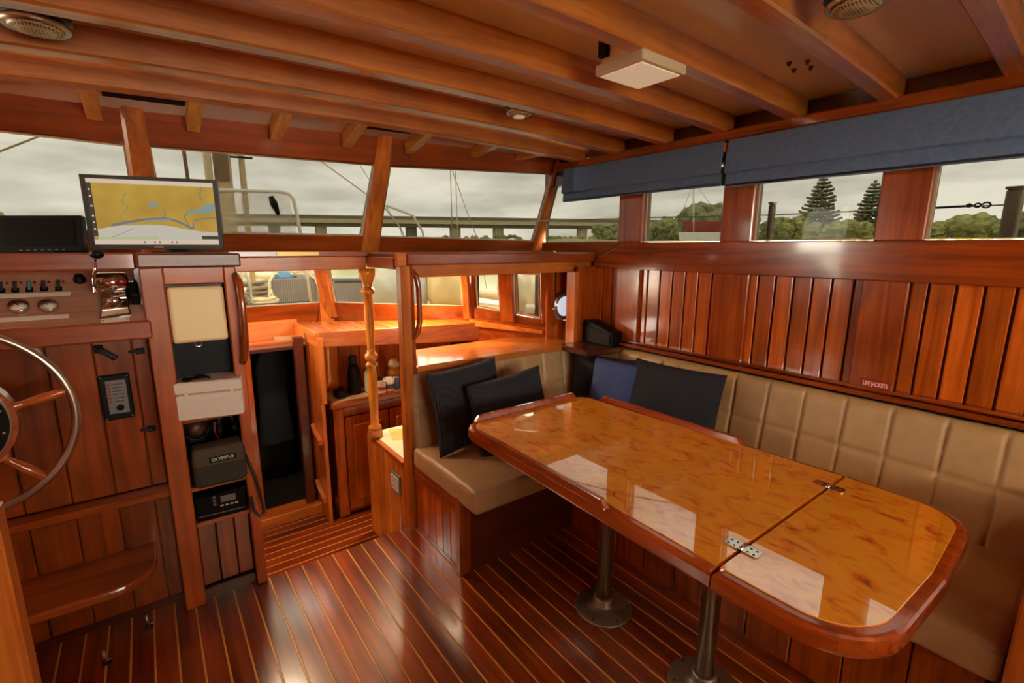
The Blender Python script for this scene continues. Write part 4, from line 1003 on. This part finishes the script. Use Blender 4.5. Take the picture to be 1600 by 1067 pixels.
bm = new_bm(); tube(bm, [(.992, 2.10, 1.315), (1.012, 2.09, 1.285), (1.020, 2.085, 1.23), (1.020, 2.085, 1.07), (1.010, 2.09, 1.015), (.990, 2.10, .985)], [.011, .014, .013, .013, .014, .011], 12); build('rail', bm, MAHZ, gh)
ol = thing('shore_socket', 'white socket plate in a grey surround on the matchboarded counter', 'socket', (.934, 2.25, .19))
one('surround', GREYP, ol, .926, .936, 2.188, 2.306, .140, .252, bev=.003); one('plate', WHITE, ol, .923, .928, 2.203, 2.291, .155, .237, bev=.002)
for z in (.172, .198, .220):
    for y in (2.225, 2.262): one('slot', DARKGREY, ol, .9222, .9235, y, y + .006, z, z + .012)
pm = thing('paper_sheet', 'buff paper sheet lying on the galley worktop', 'paper', (1.02, 2.58, .353))
bm = new_bm(); prism(bm, [(1.00, 2.44), (1.09, 2.40), (1.14, 2.56), (1.05, 2.61)], .3525, .3535, 'Z'); build('sheet', bm, plain('buff_paper', S(224, 176, 100), .7), pm)
pm = thing('magazine', 'white and blue magazine on the galley worktop behind the buff sheet', 'magazine', (1.17, 2.55, .353))
bm = new_bm(); prism(bm, [(1.10, 2.38), (1.24, 2.34), (1.29, 2.56), (1.15, 2.60)], .3540, .362, 'Z'); build('pages', bm, plain('blue_white_paper', S(215, 222, 222), .5), pm)
bm = new_bm(); prism(bm, [(1.12, 2.45), (1.17, 2.44), (1.18, 2.47), (1.13, 2.48)], .362, .3624, 'Z'); build('printed_block', bm, DARKGREY, pm)
# forward galley cabinet
gc = thing('galley_cabinet', 'orange wooden galley cabinet with panelled door under the planked shelf', 'cabinet', (1.2, 3.0, -.28))
one('carcass', MAHZ, gc, .825, 1.75, 2.90, 3.12, -.27, .445)
one('side_board', CEDZ, gc, .815, .832, 2.88, 3.12, -.28, .455, bev=.002)
one('stile', CEDZ, gc, .822, .875, 2.872, 2.90, -.27, .445, bev=.004)
one('face_rail', CEDZ, gc, .875, 1.70, 2.875, 2.90, .39, .445, bev=.002)
d = one('door', CEDZ, gc, .880, 1.16, 2.866, 2.888, -.235, .385, bev=.005)
one('raised_panel', CEDZ, d, .925, 1.115, 2.858, 2.868, -.18, .33, bev=.006)
d = one('door', CEDZ, gc, 1.168, 1.45, 2.866, 2.888, -.235, .385, bev=.005); one('raised_panel', CEDZ, d, 1.21, 1.41, 2.858, 2.868, -.18, .33, bev=.006)
bm = new_bm(); prism(bm, rounded([(.795, 2.845, .03), (1.75, 2.845, 0), (1.75, 3.12, 0), (.795, 3.12, 0)]), .452, .492, 'Z', bev=.008, seg=2); build('counter_nosing', bm, MAHX, gc)
for kx in range(7):
    for ky in range(2): one('counter_tile', plain('cream_tile', S(205, 178, 140), .3), gc, .815 + .13 * kx, .940 + .13 * kx, 2.872 + .122 * ky, 2.990 + .122 * ky, .489, .496, bev=.001)
bm = new_bm(); prism(bm, rounded([(.742, .50, 0), (.775, .50, 0), (.775, .90, .0), (.742, .90, 0)]), 2.845, 2.865, 'Y', bev=.004); build('edge_post', bm, POST, gc)
bm = new_bm(); tube(bm, [(.80, 2.93, .86), (.81, 2.90, .84), (.812, 2.90, .62), (.80, 2.93, .58)], .010, 10); build('grab_handle', bm, HONEY, gc)
# edge mouldings on the pale side panel beside the dark doorway
for z in (.24, -.14):
    o = tag(empty('door_stop', (.735, 2.95, z)), 'small carved wooden stop on the pale panel beside the dark doorway, ' + ('upper' if z > 0 else 'lower'), 'stop')
    bm = new_bm(); prism(bm, [(2.88, z), (3.02, z + .05), (3.04, z + .09), (3.0, z + .07), (2.88, z + .03)], .715, .745, 'X', bev=.006, seg=2); build('block', bm, POST, o)
co = thing('hanging_coat', 'dark blue garment hanging inside the unlit forward doorway', 'coat', (.60, 3.45, .1))
bm = new_bm(); lathe(bm, [(.02, .78), (.06, .72), (.10, .60), (.09, .35), (.11, .10), (.10, .08)], (.60, 3.5, 0), n=18)
for v in bm.verts: v.co.y = 3.5 + (v.co.y - 3.5) * .4 + .02 * mnoise.noise(Vector((v.co.x * 20, 3, v.co.z * 4)))
build('cloth', bm, plain('dusk_blue_cloth', S(22, 27, 34), .95), co, smooth=True)
bm = new_bm(); tube(bm, [(.60, 3.5, .77), (.60, 3.5, .83), (.605, 3.51, .85)], .004, 6); build('hook', bm, STEEL, co)
# things on the galley counter
def bottle(name, label, cat, x, y, prof, mat, cap=None, capmat=None, z=.496):
    o = thing(name, label, cat, (x, y, z)); bm = new_bm(); lathe(bm, prof, (x, y, z), n=20); build('body', bm, mat, o)
    if cap: bm = new_bm(); lathe(bm, cap, (x, y, z), n=16); build('cap', bm, capmat, o)
    return o
bottle('black_flask', 'tall black flask standing by the turned column on the galley counter', 'flask', .985, 2.98, [(.038, 0), (.042, .01), (.040, .14), (.030, .18), (.026, .20)], BLACK, [(.028, .20), (.028, .24), (.018, .25)], DARKGREY)
bottle('black_pot', 'low black pot at the near end of the galley counter', 'pot', .885, 2.95, [(.032, 0), (.040, .01), (.042, .04), (.036, .052), (.012, .058)], BLACK, [(.008, .058), (.010, .068), (.004, .072)], BLACK)
bottle('sauce_bottle', 'pale green squeeze bottle beside the turned column', 'bottle', 1.075, 2.955, [(.028, 0), (.031, .01), (.031, .13), (.014, .16)], plain('pale_green_plastic', S(205, 215, 175), .35), [(.014, .16), (.014, .185), (.006, .20)], WHITE)
bottle('glass_jar', 'small clear jar with a dark lid on the galley counter', 'jar', 1.13, 2.93, [(.026, 0), (.030, .006), (.030, .065), (.024, .075)], plain('jar_contents', S(190, 165, 140), .2, coat=.8), [(.027, .075), (.027, .09)], DARKGREY)
bottle('white_mug', 'white mug with red and blue print on the galley counter', 'mug', 1.185, 2.905, [(.030, 0), (.036, .005), (.037, .085), (.034, .085), (.033, .01)], WHITE)
m_ = bpy.data.objects['white_mug']; bm = new_bm(); lathe(bm, [(.0372, .02), (.0376, .022), (.0376, .05), (.0372, .052)], (1.185, 2.905, .496), n=20); build('printed_band', bm, plain('blue_print', S(80, 90, 140), .4), m_)
o = thing('tea_carton', 'small white and red carton on the galley counter beside the mug', 'carton', (1.125, 2.885, .496))
one('box', WHITE, o, 1.108, 1.150, 2.868, 2.90, .496, .575, bev=.001); one('red_stripe', plain('red_print', S(170, 40, 30), .4), o, 1.1075, 1.1505, 2.8675, 2.9005, .515, .54)
bottle('yellow_jar', 'round yellow jar with a white top at the back of the galley counter', 'jar', 1.265, 3.0, [(.034, 0), (.042, .02), (.045, .09), (.032, .13)], plain('yellow_glaze', S(215, 165, 60), .3, coat=.5), [(.036, .13), (.040, .15), (.020, .185), (.004, .19)], WHITE)
bottle('blue_tin', 'small blue tin behind the white mug', 'tin', 1.245, 2.92, [(.028, 0), (.030, .004), (.030, .075), (.028, .08)], plain('blue_tin', S(90, 105, 150), .4), [(.028, .08), (.028, .088)], STEEL)
# round port in the locker bay
po = thing('porthole', 'round bright porthole in a dark metal ring beside the galley windows', 'porthole', (2.125, 2.27, 1.05))
def hoop_pts(c, R_, n=36): return [Vector(c) + Vector((math.cos(2 * PI * k / n) * R_, 0, math.sin(2 * PI * k / n) * R_)) for k in range(n)]
bm = new_bm(); tube(bm, hoop_pts((2.125, 2.262, 1.05), .082), .014, 10, closed=True); build('ring', bm, STEEL, po)
bm = new_bm(); tube(bm, hoop_pts((2.125, 2.258, 1.05), .068), .006, 8, closed=True); build('inner_ring', bm, CHROME, po)
bm = new_bm(); lathe(bm, [(.076, -.010), (.001, -.011)], (2.125, 2.27, 1.05), 'Y', 28); build('glass', bm, plain('daylit_glass', S(214, 222, 238), .2, emit=.8), po)  # emission stands in for daylight behind the round port
bm = new_bm(); tube(bm, [(2.045, 2.255, 1.045), (2.020, 2.235, 1.047), (2.0, 2.23, 1.045)], .006, 8); build('dog_screw', bm, CHROME, po)
# ================================================================== OUTSIDE: deck, boats, bridge, shore
o = structure('water'); 
bm = new_bm(); lathe(bm, [(600, 0), (.01, 0)], (0, 0, -1.0), n=48, caps=False); build('water_surface', bm, plain('grey_river', S(150, 150, 130), .12, bump=.2, nscale=.8), o)
dk = structure('ground_deck')
DECKM = plain('sand_deck_paint', S(205, 170, 125), .7, noise=.08, nscale=12)
bm = new_bm(); prism(bm, [(-1.6, 3.47), (.10, 3.60), (2.30, 2.50), (2.98, 2.40), (2.75, 4.5), (1.9, 7.2), (.6, 9.6), (-.6, 7.2)], .80, .85, 'Z'); build('foredeck', bm, DECKM, dk)
one('side_deck', DECKM, dk, 2.32, 3.0, -3, 2.45, .80, .85)
BOUNCE_DECK = plain('white_deck_paint', S(240, 236, 226), .6)  # for unseen white decks added to bounce daylight up into the cabin
one('port_side_deck', BOUNCE_DECK, dk, -3.0, -1.82, -8, 2.6, .78, .85); one('aft_deck', BOUNCE_DECK, dk, -1.82, 3.0, -8, -1.76, -.08, -.02)
jt = structure('ground_jetty'); one('jetty_slab', plain('pale_jetty_concrete', S(228, 220, 204), .8), jt, -12, -3.1, -8, 9, .2, .45); one('jetty_slab', plain('pale_quay_concrete', S(228, 222, 208), .8), jt, -14, 14, -34, -8.02, -.3, -.1)  # unseen pale slabs added as reflectors to lighten the ceiling
one('coachroof', BOUNCE_DECK, dk, -2.2, 2.2, 2.72, 3.40, 1.372, 1.40)  # white and extended out of view to bounce light onto the soffit
bm = new_bm(); tube(bm, [(2.98, -3, .93), (2.98, 2.4, .93), (2.75, 4.5, .95), (1.9, 7.2, .98), (.6, 9.6, 1.0)], .05, 8); build('bulwark_rail', bm, plain('bulwark_cream', S(220, 205, 170), .5), dk)
# shore
sh = structure('ground_shore')
bm = new_bm(); n = 60; rows = []
for i in range(n + 1):
    a = R(-30 + 135 * i / n); row = []
    for r, z in ((56, -1.2), (60, .9), (66, 2.3), (80, 2.7), (140, 3.2), (420, 4.2)):
        zz = z + (0 if r < 58 else .35 * mnoise.noise(Vector((a * 14, r * .08, 0)))); row.append(bm.verts.new((r * math.sin(a), r * math.cos(a), zz)))
    rows.append(row)
for A, B in zip(rows, rows[1:]):
    for k in range(5): bm.faces.new((A[k], B[k], B[k + 1], A[k + 1]))
bmesh.ops.recalc_face_normals(bm, faces=bm.faces)
build('river_bank', bm, plain('pale_bank', S(170, 164, 112), .9, noise=.35, nscale=.25), sh, smooth=True)
def leafm(name, c): return plain(name, c, .9, noise=.45, nscale=1.6, bump=.3)
LEAF = [leafm('olive_leaf', S(168, 166, 104)), leafm('dusty_leaf', S(184, 170, 118)), leafm('dark_leaf', S(138, 142, 96)), leafm('yellow_leaf', S(196, 180, 106))]  # leaf colours paled, distance haze put into the colour
BARK = plain('grey_bark', S(120, 100, 78), .9)
def blob(bm, c, r, seed):
    k = len(bm.verts); bmesh.ops.create_icosphere(bm, subdivisions=3, radius=1); bm.verts.ensure_lookup_table()
    for v in bm.verts[k:]:
        d = v.co.copy(); f = 1 + .38 * mnoise.noise(d * 2.3 + Vector((seed, 0, 0))) + .22 * mnoise.noise(d * 6 + Vector((0, seed, 0)))
        v.co = Vector((c[0] + d.x * r * f, c[1] + d.y * r * f, c[2] + d.z * r * .82 * f))
def tree(px_dir, D, zb, zt, w, mi, label, seed):
    """bearing in degrees from the bow, distance, base and top height, crown width"""
    D2 = D + (seed % 3) * 8; zb, zt, w = 1.42 + (zb - 1.42) * D2 / D, 1.42 + (zt - 1.42) * D2 / D, w * D2 / D; D = D2
    a = R(px_dir); x, y = D * math.sin(a), D * math.cos(a); h = zt - zb
    o = thing('shore_tree', label, 'tree', (x, y, zb - .3), 'trees on the far shore')
    bm = new_bm(); rnd = random.Random(seed)
    for k in range(6):
        s = (k / 5 - .5) * w * .75; r = h * (.26 + .12 * rnd.random())
        blob(bm, (x + s * math.cos(a), y - s * math.sin(a) + rnd.uniform(-1, 1), zb + h * (.18 + .36 * rnd.random()) + r * .2), r, seed * 7.1 + k)
    for k in range(5): blob(bm, (x + (k / 4 - .5) * w * 1.15 * math.cos(a), y - (k / 4 - .5) * w * 1.15 * math.sin(a), zb + h * .10), h * .24, seed * 3.3 + k)
    build('crown', bm, LEAF[mi], o)
    bm = new_bm(); tube(bm, [(x, y, zb - .3), (x + .1, y, zb + h * .6)], [.22, .12], 8); build('trunk', bm, BARK, o)
T = [(63.4, 70, 2.7, 5.4, 5, 2, 'dark bushy shore tree beside the grey rail post'), (66.2, 71, 2.7, 5.9, 5, 0, 'olive shore tree left of the tall pine foot'), (68.4, 68, 2.6, 4.6, 4, 3, 'yellow-green bush in front of the tall pine'), (70.4, 72, 2.6, 5.4, 5, 0, 'olive tree right of the tall pine'), (72.6, 71, 2.6, 5.7, 5, 2, 'dark shore tree under the second pine'),
     (76.6, 70, 2.6, 5.2, 5.5, 1, 'dusty brown-green tree at the left of the aft window'), (79.3, 70, 2.6, 5.7, 5.5, 0, 'broad olive tree in the middle of the aft window'), (82.2, 71, 2.6, 5.6, 5, 2, 'green tree beside the turnbuckle post'), (85.2, 70, 2.5, 5.4, 5, 1, 'dusty tree right of the turnbuckle post'),
     (51.5, 72, 2.7, 5.6, 5, 2, 'round dark tree at the left of the second side window'), (53.8, 72, 2.7, 6.0, 5, 0, 'olive tree in the second side window'), (56.0, 73, 2.7, 7.0, 5, 2, 'tall dark tree left of the red boat mast'), (58.2, 74, 2.7, 8.4, 5.5, 2, 'tallest bushy tree behind the red boat'), (60.6, 72, 2.7, 6.6, 5, 0, 'olive tree at the right of the second side window'),
     (48.0, 90, 2.7, 6.1, 4, 2, 'small dark tree beside the bridge end'), (44.6, 95, 2.6, 4.2, 6, 1, 'low dusty scrub below the bridge to starboard'), (41.5, 95, 2.6, 4.4, 6, 2, 'low dark scrub below the bridge near the corner post'),
     (36.5, 110, 2.6, 4.6, 6, 2, 'distant dark scrub under the bridge, middle of the windscreen'), (33.0, 110, 2.6, 4.4, 6, 1, 'distant dusty scrub under the bridge span'), (29.5, 115, 2.6, 4.4, 6, 2, 'distant dark scrub behind the bridge pier'),
     (-8.6, 68, 2.0, 4.9, 5, 2, 'dark hillside tree in the port windscreen'), (-11.4, 70, 2.0, 5.3, 7, 0, 'olive hillside tree at the frame edge'), (-6.2, 75, 2.0, 3.6, 3, 3, 'low yellow bush beyond the small black monitor')]
for i, (b, D, zb, zt, w, mi, lb) in enumerate(T): tree(b, D, zb, zt, w, mi, lb, i + 3)
def pine(x, y, zb, zt, w, label, seed):
    o = thing('norfolk_pine', label, 'tree', (x, y, zb), 'tall tiered pines'); rnd = random.Random(seed); h = zt - zb
    bm = new_bm(); tube(bm, [(x, y, zb), (x, y, zt)], [.28, .04], 8); build('trunk', bm, BARK, o)
    bm = new_bm(); nt_ = 15
    for k in range(nt_):
        f = k / (nt_ - 1); z = zb + h * (.16 + .82 * f); r = w / 2 * (1 - f) ** .7 + .15; m = 9
        for q in range(m):
            a = 2 * PI * (q + rnd.random() * .6) / m + k; d = Vector((math.cos(a), math.sin(a), 0)); s = Vector((-d.y, d.x, 0)); rr = r * rnd.uniform(.75, 1.1)
            p0 = Vector((x, y, z)); p1 = p0 + d * rr * .6 + Vector((0, 0, .05 * rr)); p2 = p0 + d * rr + Vector((0, 0, .22 * rr))
            tube(bm, [p0, p1, p2], [.05, .13, .16], 5)
            tube(bm, [p1, p1 + d * rr * .25 + s * rr * .3 + Vector((0, 0, .1 * rr))], [.09, .12], 5); tube(bm, [p1, p1 + d * rr * .25 - s * rr * .3 + Vector((0, 0, .1 * rr))], [.09, .12], 5)
    build('branches', bm, leafm('pine_needles', S(124, 126, 92)), o)
pine(74.6, 29.0, 2.6, 11.2, 5.6, 'tall tiered pine standing clear above the shore trees', 1)
pine(76.4, 23.6, 2.6, 10.1, 4.6, 'second tiered pine, half hidden by the window post', 2)
# bridge
br = thing('road_bridge', 'long low pale concrete road bridge crossing behind the moored boats', 'bridge', (78, 136, -1))
def strip(name, mat, p, q, z0a, z1a, z0b, z1b, w):
    p = Vector((*p, 0)); q = Vector((*q, 0)); d = (q - p).normalized(); s = Vector((-d.y, d.x, 0)) * w / 2
    Z = lambda v, z: v + Vector((0, 0, z)); bm = new_bm()
    hexa(bm, [Z(p - s, z0a), Z(q - s, z0b), Z(q + s, z0b), Z(p + s, z0a), Z(p - s, z1a), Z(q - s, z1b), Z(q + s, z1b), Z(p + s, z1a)]); bmesh.ops.recalc_face_normals(bm, faces=bm.faces); return build(name, bm, mat, br)
CONC = plain('pale_concrete', S(196, 180, 146), .8); DCONC = plain('shaded_concrete', S(120, 112, 92), .8)  # the darker copy puts shade into the concrete's colour
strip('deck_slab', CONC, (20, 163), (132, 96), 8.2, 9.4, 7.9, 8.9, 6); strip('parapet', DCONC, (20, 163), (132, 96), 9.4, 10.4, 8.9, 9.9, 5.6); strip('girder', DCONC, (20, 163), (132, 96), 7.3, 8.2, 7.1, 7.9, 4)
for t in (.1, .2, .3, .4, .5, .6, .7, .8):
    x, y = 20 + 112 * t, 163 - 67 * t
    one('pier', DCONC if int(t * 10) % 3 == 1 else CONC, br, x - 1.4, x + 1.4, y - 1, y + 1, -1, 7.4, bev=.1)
# moored boat with a red hull
rb = thing('red_boat', 'small red-hulled boat with a white mast by the far bank', 'boat', (50.6, 32.4, 2.3))
bm = new_bm(); hexa(bm, [(49.9, 33.2, 3.25), (51.9, 30.3, 3.25), (52.2, 30.6, 3.25), (50.3, 33.5, 3.25), (49.7, 33.6, 4.5), (52.1, 29.8, 4.4), (52.6, 30.2, 4.4), (50.4, 33.9, 4.5)], bev=.05); build('hull', bm, plain('boat_red', S(150, 50, 44), .5), rb)
bm = new_bm(); hexa(bm, [(49.5, 33.6, 2.2), (52.2, 29.9, 2.2), (52.6, 30.2, 2.2), (50.1, 34.0, 2.2), (49.4, 33.8, 3.2), (52.3, 29.8, 3.2), (52.8, 30.2, 3.2), (50.1, 34.2, 3.2)], bev=.05); build('bottom_band', bm, WHITE, rb)
bm = new_bm(); tube(bm, [(50.45, 32.5, 3.3), (50.23, 32.9, 9.2)], .10, 8); build('mast', bm, WHITE, rb)
for q in ((49.6, 33.9, 4.4), (52.2, 30.1, 4.4)): bm = new_bm(); tube(bm, [(50.25, 32.85, 8.8), q], .03, 6); build('stay', bm, STEEL, rb)
# own deck gear
def gear(name, label, cat, fn, mat, loc, part='body', group=None):
    o = thing(name, label, cat, loc, group); bm = new_bm(); fn(bm); build(part, bm, mat, o); return o
MASTM = plain('cream_mast_paint', S(215, 190, 145), .5)
o = gear('mast', 'cream painted mast and tabernacle forward of the windscreen', 'mast', lambda bm: box(bm, .68, .83, 5.93, 6.07, .85, 4.2, bev=.02), MASTM, (.75, 6, .85), 'spar')
one('tabernacle_cheek', MASTM, o, .60, .655, 5.90, 6.1, .85, 3.0, bev=.01)
bm = new_bm(); tube(bm, [(.93, 5.95, .9), (.93, 5.95, 4.0)], .03, 10); build('halyard_tube', bm, MASTM, o)
one('brown_panel', plain('varnish_panel', S(130, 100, 72), .5), o, .69, .80, 5.905, 5.932, 2.08, 2.42)
bm = new_bm(); tube(bm, [(.82, 5.9, 2.32), (1.02, 5.85, 2.32)], .012, 6); build('cleat', bm, DARKGREY, o)
o = thing('spray_hoop', 'white tubular hoop with a clear spray screen on the foredeck', 'hoop', (.75, 5.0, .85))
bm = new_bm(); tube(bm, [(.20, 5.05, 1.895), (.57, 4.97, 1.893), (1.06, 4.88, 1.905), (1.12, 4.87, 1.89), (1.155, 4.865, 1.84), (1.195, 4.86, 1.52), (1.24, 4.85, .85)], .016, 10); build('tube_frame', bm, WHITE, o)
bm = new_bm(); hexa(bm, [(.2, 5.05, 1.2), (1.20, 4.86, 1.2), (1.20, 4.865, 1.2), (.2, 5.055, 1.2), (.2, 5.05, 1.89), (1.12, 4.87, 1.89), (1.12, 4.875, 1.89), (.2, 5.055, 1.89)])
sm_ = bpy.data.materials.new('clear_vinyl'); sm_.use_nodes = True; t_ = sm_.node_tree; b_ = t_.nodes['Principled BSDF']; b_.inputs['Alpha'].default_value = .25; b_.inputs['Base Color'].default_value = S(215, 205, 180); b_.inputs['Roughness'].default_value = .3
build('spray_screen', bm, sm_, o)
bm = new_bm(); tube(bm, [(.97, 4.89, 1.86), (.99, 4.885, 1.80), (1.02, 4.88, 1.70)], [.02, .035, .015], 8); build('black_strop', bm, BLACK, o)
ROPEM = plain('cream_rope', S(226, 208, 170), .8)
def rope(label, pts, r=.012, mat=None, nm='rigging_line', cat='line'):
    o = thing(nm, label, cat, tuple(pts[0])); bm = new_bm(); tube(bm, pts, r, 6); build('rope', bm, mat or ROPEM, o); return o
rope('pale stay crossing the sky to the middle windscreen post', [(1.20, 4.9, 2.36), (1.92, 4.62, 1.80), (2.06, 4.56, 1.60), (2.30, 4.45, .9)], .007)
rope('pale curved pipe rail right of the middle windscreen post', [(1.80, 4.65, 1.86), (2.05, 4.55, 1.77), (2.17, 4.50, 1.72), (2.25, 4.47, 1.57), (2.33, 4.43, .9)], .012, WHITE)
rope('thin dark stay close to the middle windscreen post', [(1.72, 4.70, 2.2), (2.05, 4.56, 1.60), (2.2, 4.5, 1.0)], .004, STEEL)
rope('thin upright wire in the starboard windscreen, the left of a pair', [(2.495, 4.33, 2.6), (2.51, 4.32, 1.0)], .005, STEEL)
rope('thin upright wire in the starboard windscreen, the right of a pair', [(2.53, 4.30, 2.6), (2.56, 4.29, 1.0)], .004, ROPEM)
rope('slanting wire running down right from the upright pair', [(2.47, 4.34, 2.3), (2.66, 4.23, 1.68), (2.73, 4.20, 1.50), (2.8, 4.15, 1.0)], .004, STEEL)
rope('thin stay slanting across the port windscreen', [(-.9, 5.2, 2.0), (.10, 5.0, 2.55)], .007, plain('tan_stay', S(190, 160, 110), .7))
rope('thin dark halyard beside the monitor top', [(.40, 5.2, 1.2), (.36, 5.2, 3.0)], .016, plain('brown_line', S(130, 90, 66), .7))
# starboard lifelines and stanchions
GREYW = plain('weathered_post', S(160, 150, 125), .8, noise=.2, nscale=20)
for x, y, r, zt, lb in ((2.87, .395, .040, 1.66, 'weathered square stanchion with a turnbuckle outside the aft window'), (2.64, 1.255, .020, 1.645, 'slim weathered stanchion outside the third side window')):
    o = gear('rail_stanchion', lb, 'stanchion', lambda bm: box(bm, x - r, x + r, y - r * .6, y + r * .6, .85, zt, bev=.006), GREYW, (x, y, .85), 'post', 'stanchions on the starboard side')
    bm = new_bm(); box(bm, x - r * 1.1, x + r * 1.1, y - r * .7, y + r * .7, zt, zt + .012, bev=.003); build('cap', bm, STEEL, o)
rope('upper lifeline wire outside the starboard windows', [(2.95, .0, 1.605), (2.87, .43, 1.602), (2.64, 1.25, 1.592), (2.27, 1.81, 1.588), (1.98, 2.5, 1.585)], .0035, STEEL, 'lifeline', 'line')
o = thing('turnbuckle', 'dark rigging screw with shackles beside the weathered stanchion', 'turnbuckle', (2.86, .49, 1.602))
for y, w in ((.475, .011), (.50, .008), (.525, .006)):
    bm = new_bm(); tube(bm, [Vector((2.86 + (.475 - y) * .5, y + w * math.cos(a) * 1.2, 1.604 + w * math.sin(a))) for a in [2 * PI * i / 12 for i in range(12)]], .0035, 6, closed=True); build('shackle', bm, DARKGREY, o)
bm = new_bm(); tube(bm, [(2.85, .51, 1.603), (2.79, .66, 1.598)], .005, 8); build('barrel', bm, DARKGREY, o)
# things on the foredeck seen through the low windows
bn = thing('deck_bin', 'grey ribbed deck bin with a blue cap under heaped rope', 'bin', (1.12, 5.0, .85))
RIB = cord_mat('ribbed_grey_plastic', S(118, 112, 108), S(160, 152, 145), 120)
bm = new_bm(); hexa(bm, [(.93, 4.92, .85), (1.33, 4.83, .85), (1.40, 5.15, .85), (1.0, 5.24, .85), (.91, 4.91, 1.125), (1.355, 4.81, 1.125), (1.43, 5.16, 1.125), (.98, 5.26, 1.125)], bev=.01); build('body', bm, RIB, bn)
bm = new_bm(); lathe(bm, [(.11, 0), (.11, .02), (.06, .035), (.05, .06), (.01, .065)], (1.05, 5.02, 1.125), n=20); build('blue_cap', bm, plain('blue_cap', S(96, 150, 190), .4), bn)
def coil(label, c, r, turns, seed, tr=.016, dz=.02, mat=None):
    o = thing('rope_coil', label, 'rope', c, 'ropes on the foredeck'); rnd = random.Random(seed); pts = []
    for i in range(turns * 14):
        a = 2 * PI * i / 14; f = i / (turns * 14)
        pts.append(Vector((c[0] + r * (1 + .35 * mnoise.noise(Vector((i * .21, seed, 0)))) * math.cos(a), c[1] + r * (1 + .35 * mnoise.noise(Vector((i * .19, 0, seed)))) * math.sin(a), c[2] + tr + dz * turns * f + .02 * mnoise.noise(Vector((seed, i * .3, 0))))))
    bm = new_bm(); tube(bm, pts, tr, 7); build('rope', bm, mat or ROPEM, o); return o
coil('heap of cream rope on top of the grey bin', (1.28, 4.99, 1.13), .12, 5, 2.3)
coil('pile of cream rope on the deck left of the grey bin', (.80, 4.75, .85), .12, 5, 5.1)
coil('looped grey hose on the deck by the mast foot', (.86, 5.5, .85), .13, 4, 8.2, .022, .05, plain('grey_hose', S(150, 135, 110), .6))
coil('cream rope heap near the bow of the foredeck', (1.75, 5.3, .85), .13, 4, 3.7)
rope('cream rope strand draped down the front of the grey bin', [(1.18, 4.92, 1.15), (1.24, 4.86, 1.16), (1.28, 4.815, 1.12), (1.30, 4.80, 1.04), (1.335, 4.79, .98), (1.34, 4.80, .90)], .011, None, 'rope_strand', 'rope')
rope('cream rope strand looped over the left corner of the grey bin', [(1.0, 4.98, 1.15), (.95, 4.93, 1.17), (.90, 4.90, 1.10), (.88, 4.86, .98), (.92, 4.82, .88), (1.02, 4.80, .87)], .011, None, 'rope_strand', 'rope')
rope('grey chain hanging beside the deck winch', [(.66, 4.70, 1.25), (.70, 4.66, 1.10), (.69, 4.62, .96), (.76, 4.60, .87), (.88, 4.62, .87)], .014, plain('galvanised_chain', S(170, 165, 150), .5), 'chain', 'chain')
wn_ = thing('anchor_winch', 'chrome and grey deck winch at the left of the low windows', 'winch', (.62, 4.65, .85))
bm = new_bm(); lathe(bm, [(.06, 0), (.06, .03), (.035, .06), (.035, .16), (.055, .19), (.055, .22), (.02, .23)], (.62, 4.65, .85), n=20); build('drum', bm, CHROME, wn_)
bm = new_bm(); box(bm, .54, .70, 4.72, 4.80, .85, 1.0, bev=.02); build('motor_case', bm, GREYP, wn_)
bm = new_bm(); tube(bm, [(.60, 4.6, .95), (.60, 4.6, 1.30)], .02, 8); build('post', bm, WHITE, wn_)
b2_ = thing('deck_locker', 'pale grey deck locker behind the turned column', 'locker', (1.52, 4.6, .85))
bm = new_bm(); hexa(bm, [(1.38, 4.62, .85), (1.68, 4.50, .85), (1.78, 4.75, .85), (1.48, 4.87, .85), (1.38, 4.62, 1.10), (1.68, 4.50, 1.10), (1.78, 4.75, 1.10), (1.48, 4.87, 1.10)], bev=.02); build('body', bm, RIB, b2_)
bm = new_bm(); hexa(bm, [(1.37, 4.61, 1.10), (1.69, 4.48, 1.10), (1.79, 4.76, 1.10), (1.47, 4.89, 1.10), (1.37, 4.61, 1.13), (1.69, 4.48, 1.13), (1.79, 4.76, 1.13), (1.47, 4.89, 1.13)], bev=.008); build('lid', bm, GREYP, b2_)
def bag(label, c, sx, sy_, sz, col, seed):
    o = thing('sail_bag', label, 'bag', (c[0], c[1], c[2]), 'sail bags on the foredeck'); bm = new_bm(); bmesh.ops.create_icosphere(bm, subdivisions=4, radius=1)
    for v in bm.verts:
        d = v.co.copy(); f = 1 + .14 * mnoise.noise(Vector((d.x * 2.5 + seed, d.y * 2.5, d.z * 1.2))) + .07 * mnoise.noise(Vector((d.x * 7, d.y * 7 + seed, d.z * 3)))
        z = d.z if d.z > -.75 else -.75
        v.co = Vector((c[0] + d.x * sx * f, c[1] + d.y * sy_ * f, c[2] + (z + .75) * sz / 1.75 * f))
    build('cloth', bm, plain('bag_cloth_%d' % int(seed * 10), col, .8), o, smooth=True)
    return o
bag('grey sail bag slumped right of the pale locker', (1.86, 4.35, .85), .22, .18, .40, S(186, 182, 165), 1.1)
bag('tall cream sail bag at the right of the low front window', (2.28, 4.05, .85), .20, .18, .50, S(222, 196, 138), 2.2)
bag('blue-white folded sail beside the companion post', (2.02, 4.2, .85), .13, .12, .46, S(196, 202, 206), 3.3)
bag('cream sail bag outside the low side window', (2.62, 3.35, .85), .18, .25, .42, S(210, 198, 165), 4.4)
pp = thing('deck_pipe', 'white plastic pipe lying on the side deck outside the low side window', 'pipe', (2.62, 2.9, .86))
bm = new_bm(); tube(bm, [(2.45, 3.05, .93), (2.75, 2.62, .93)], .035, 12); build('tube', bm, WHITE, pp)
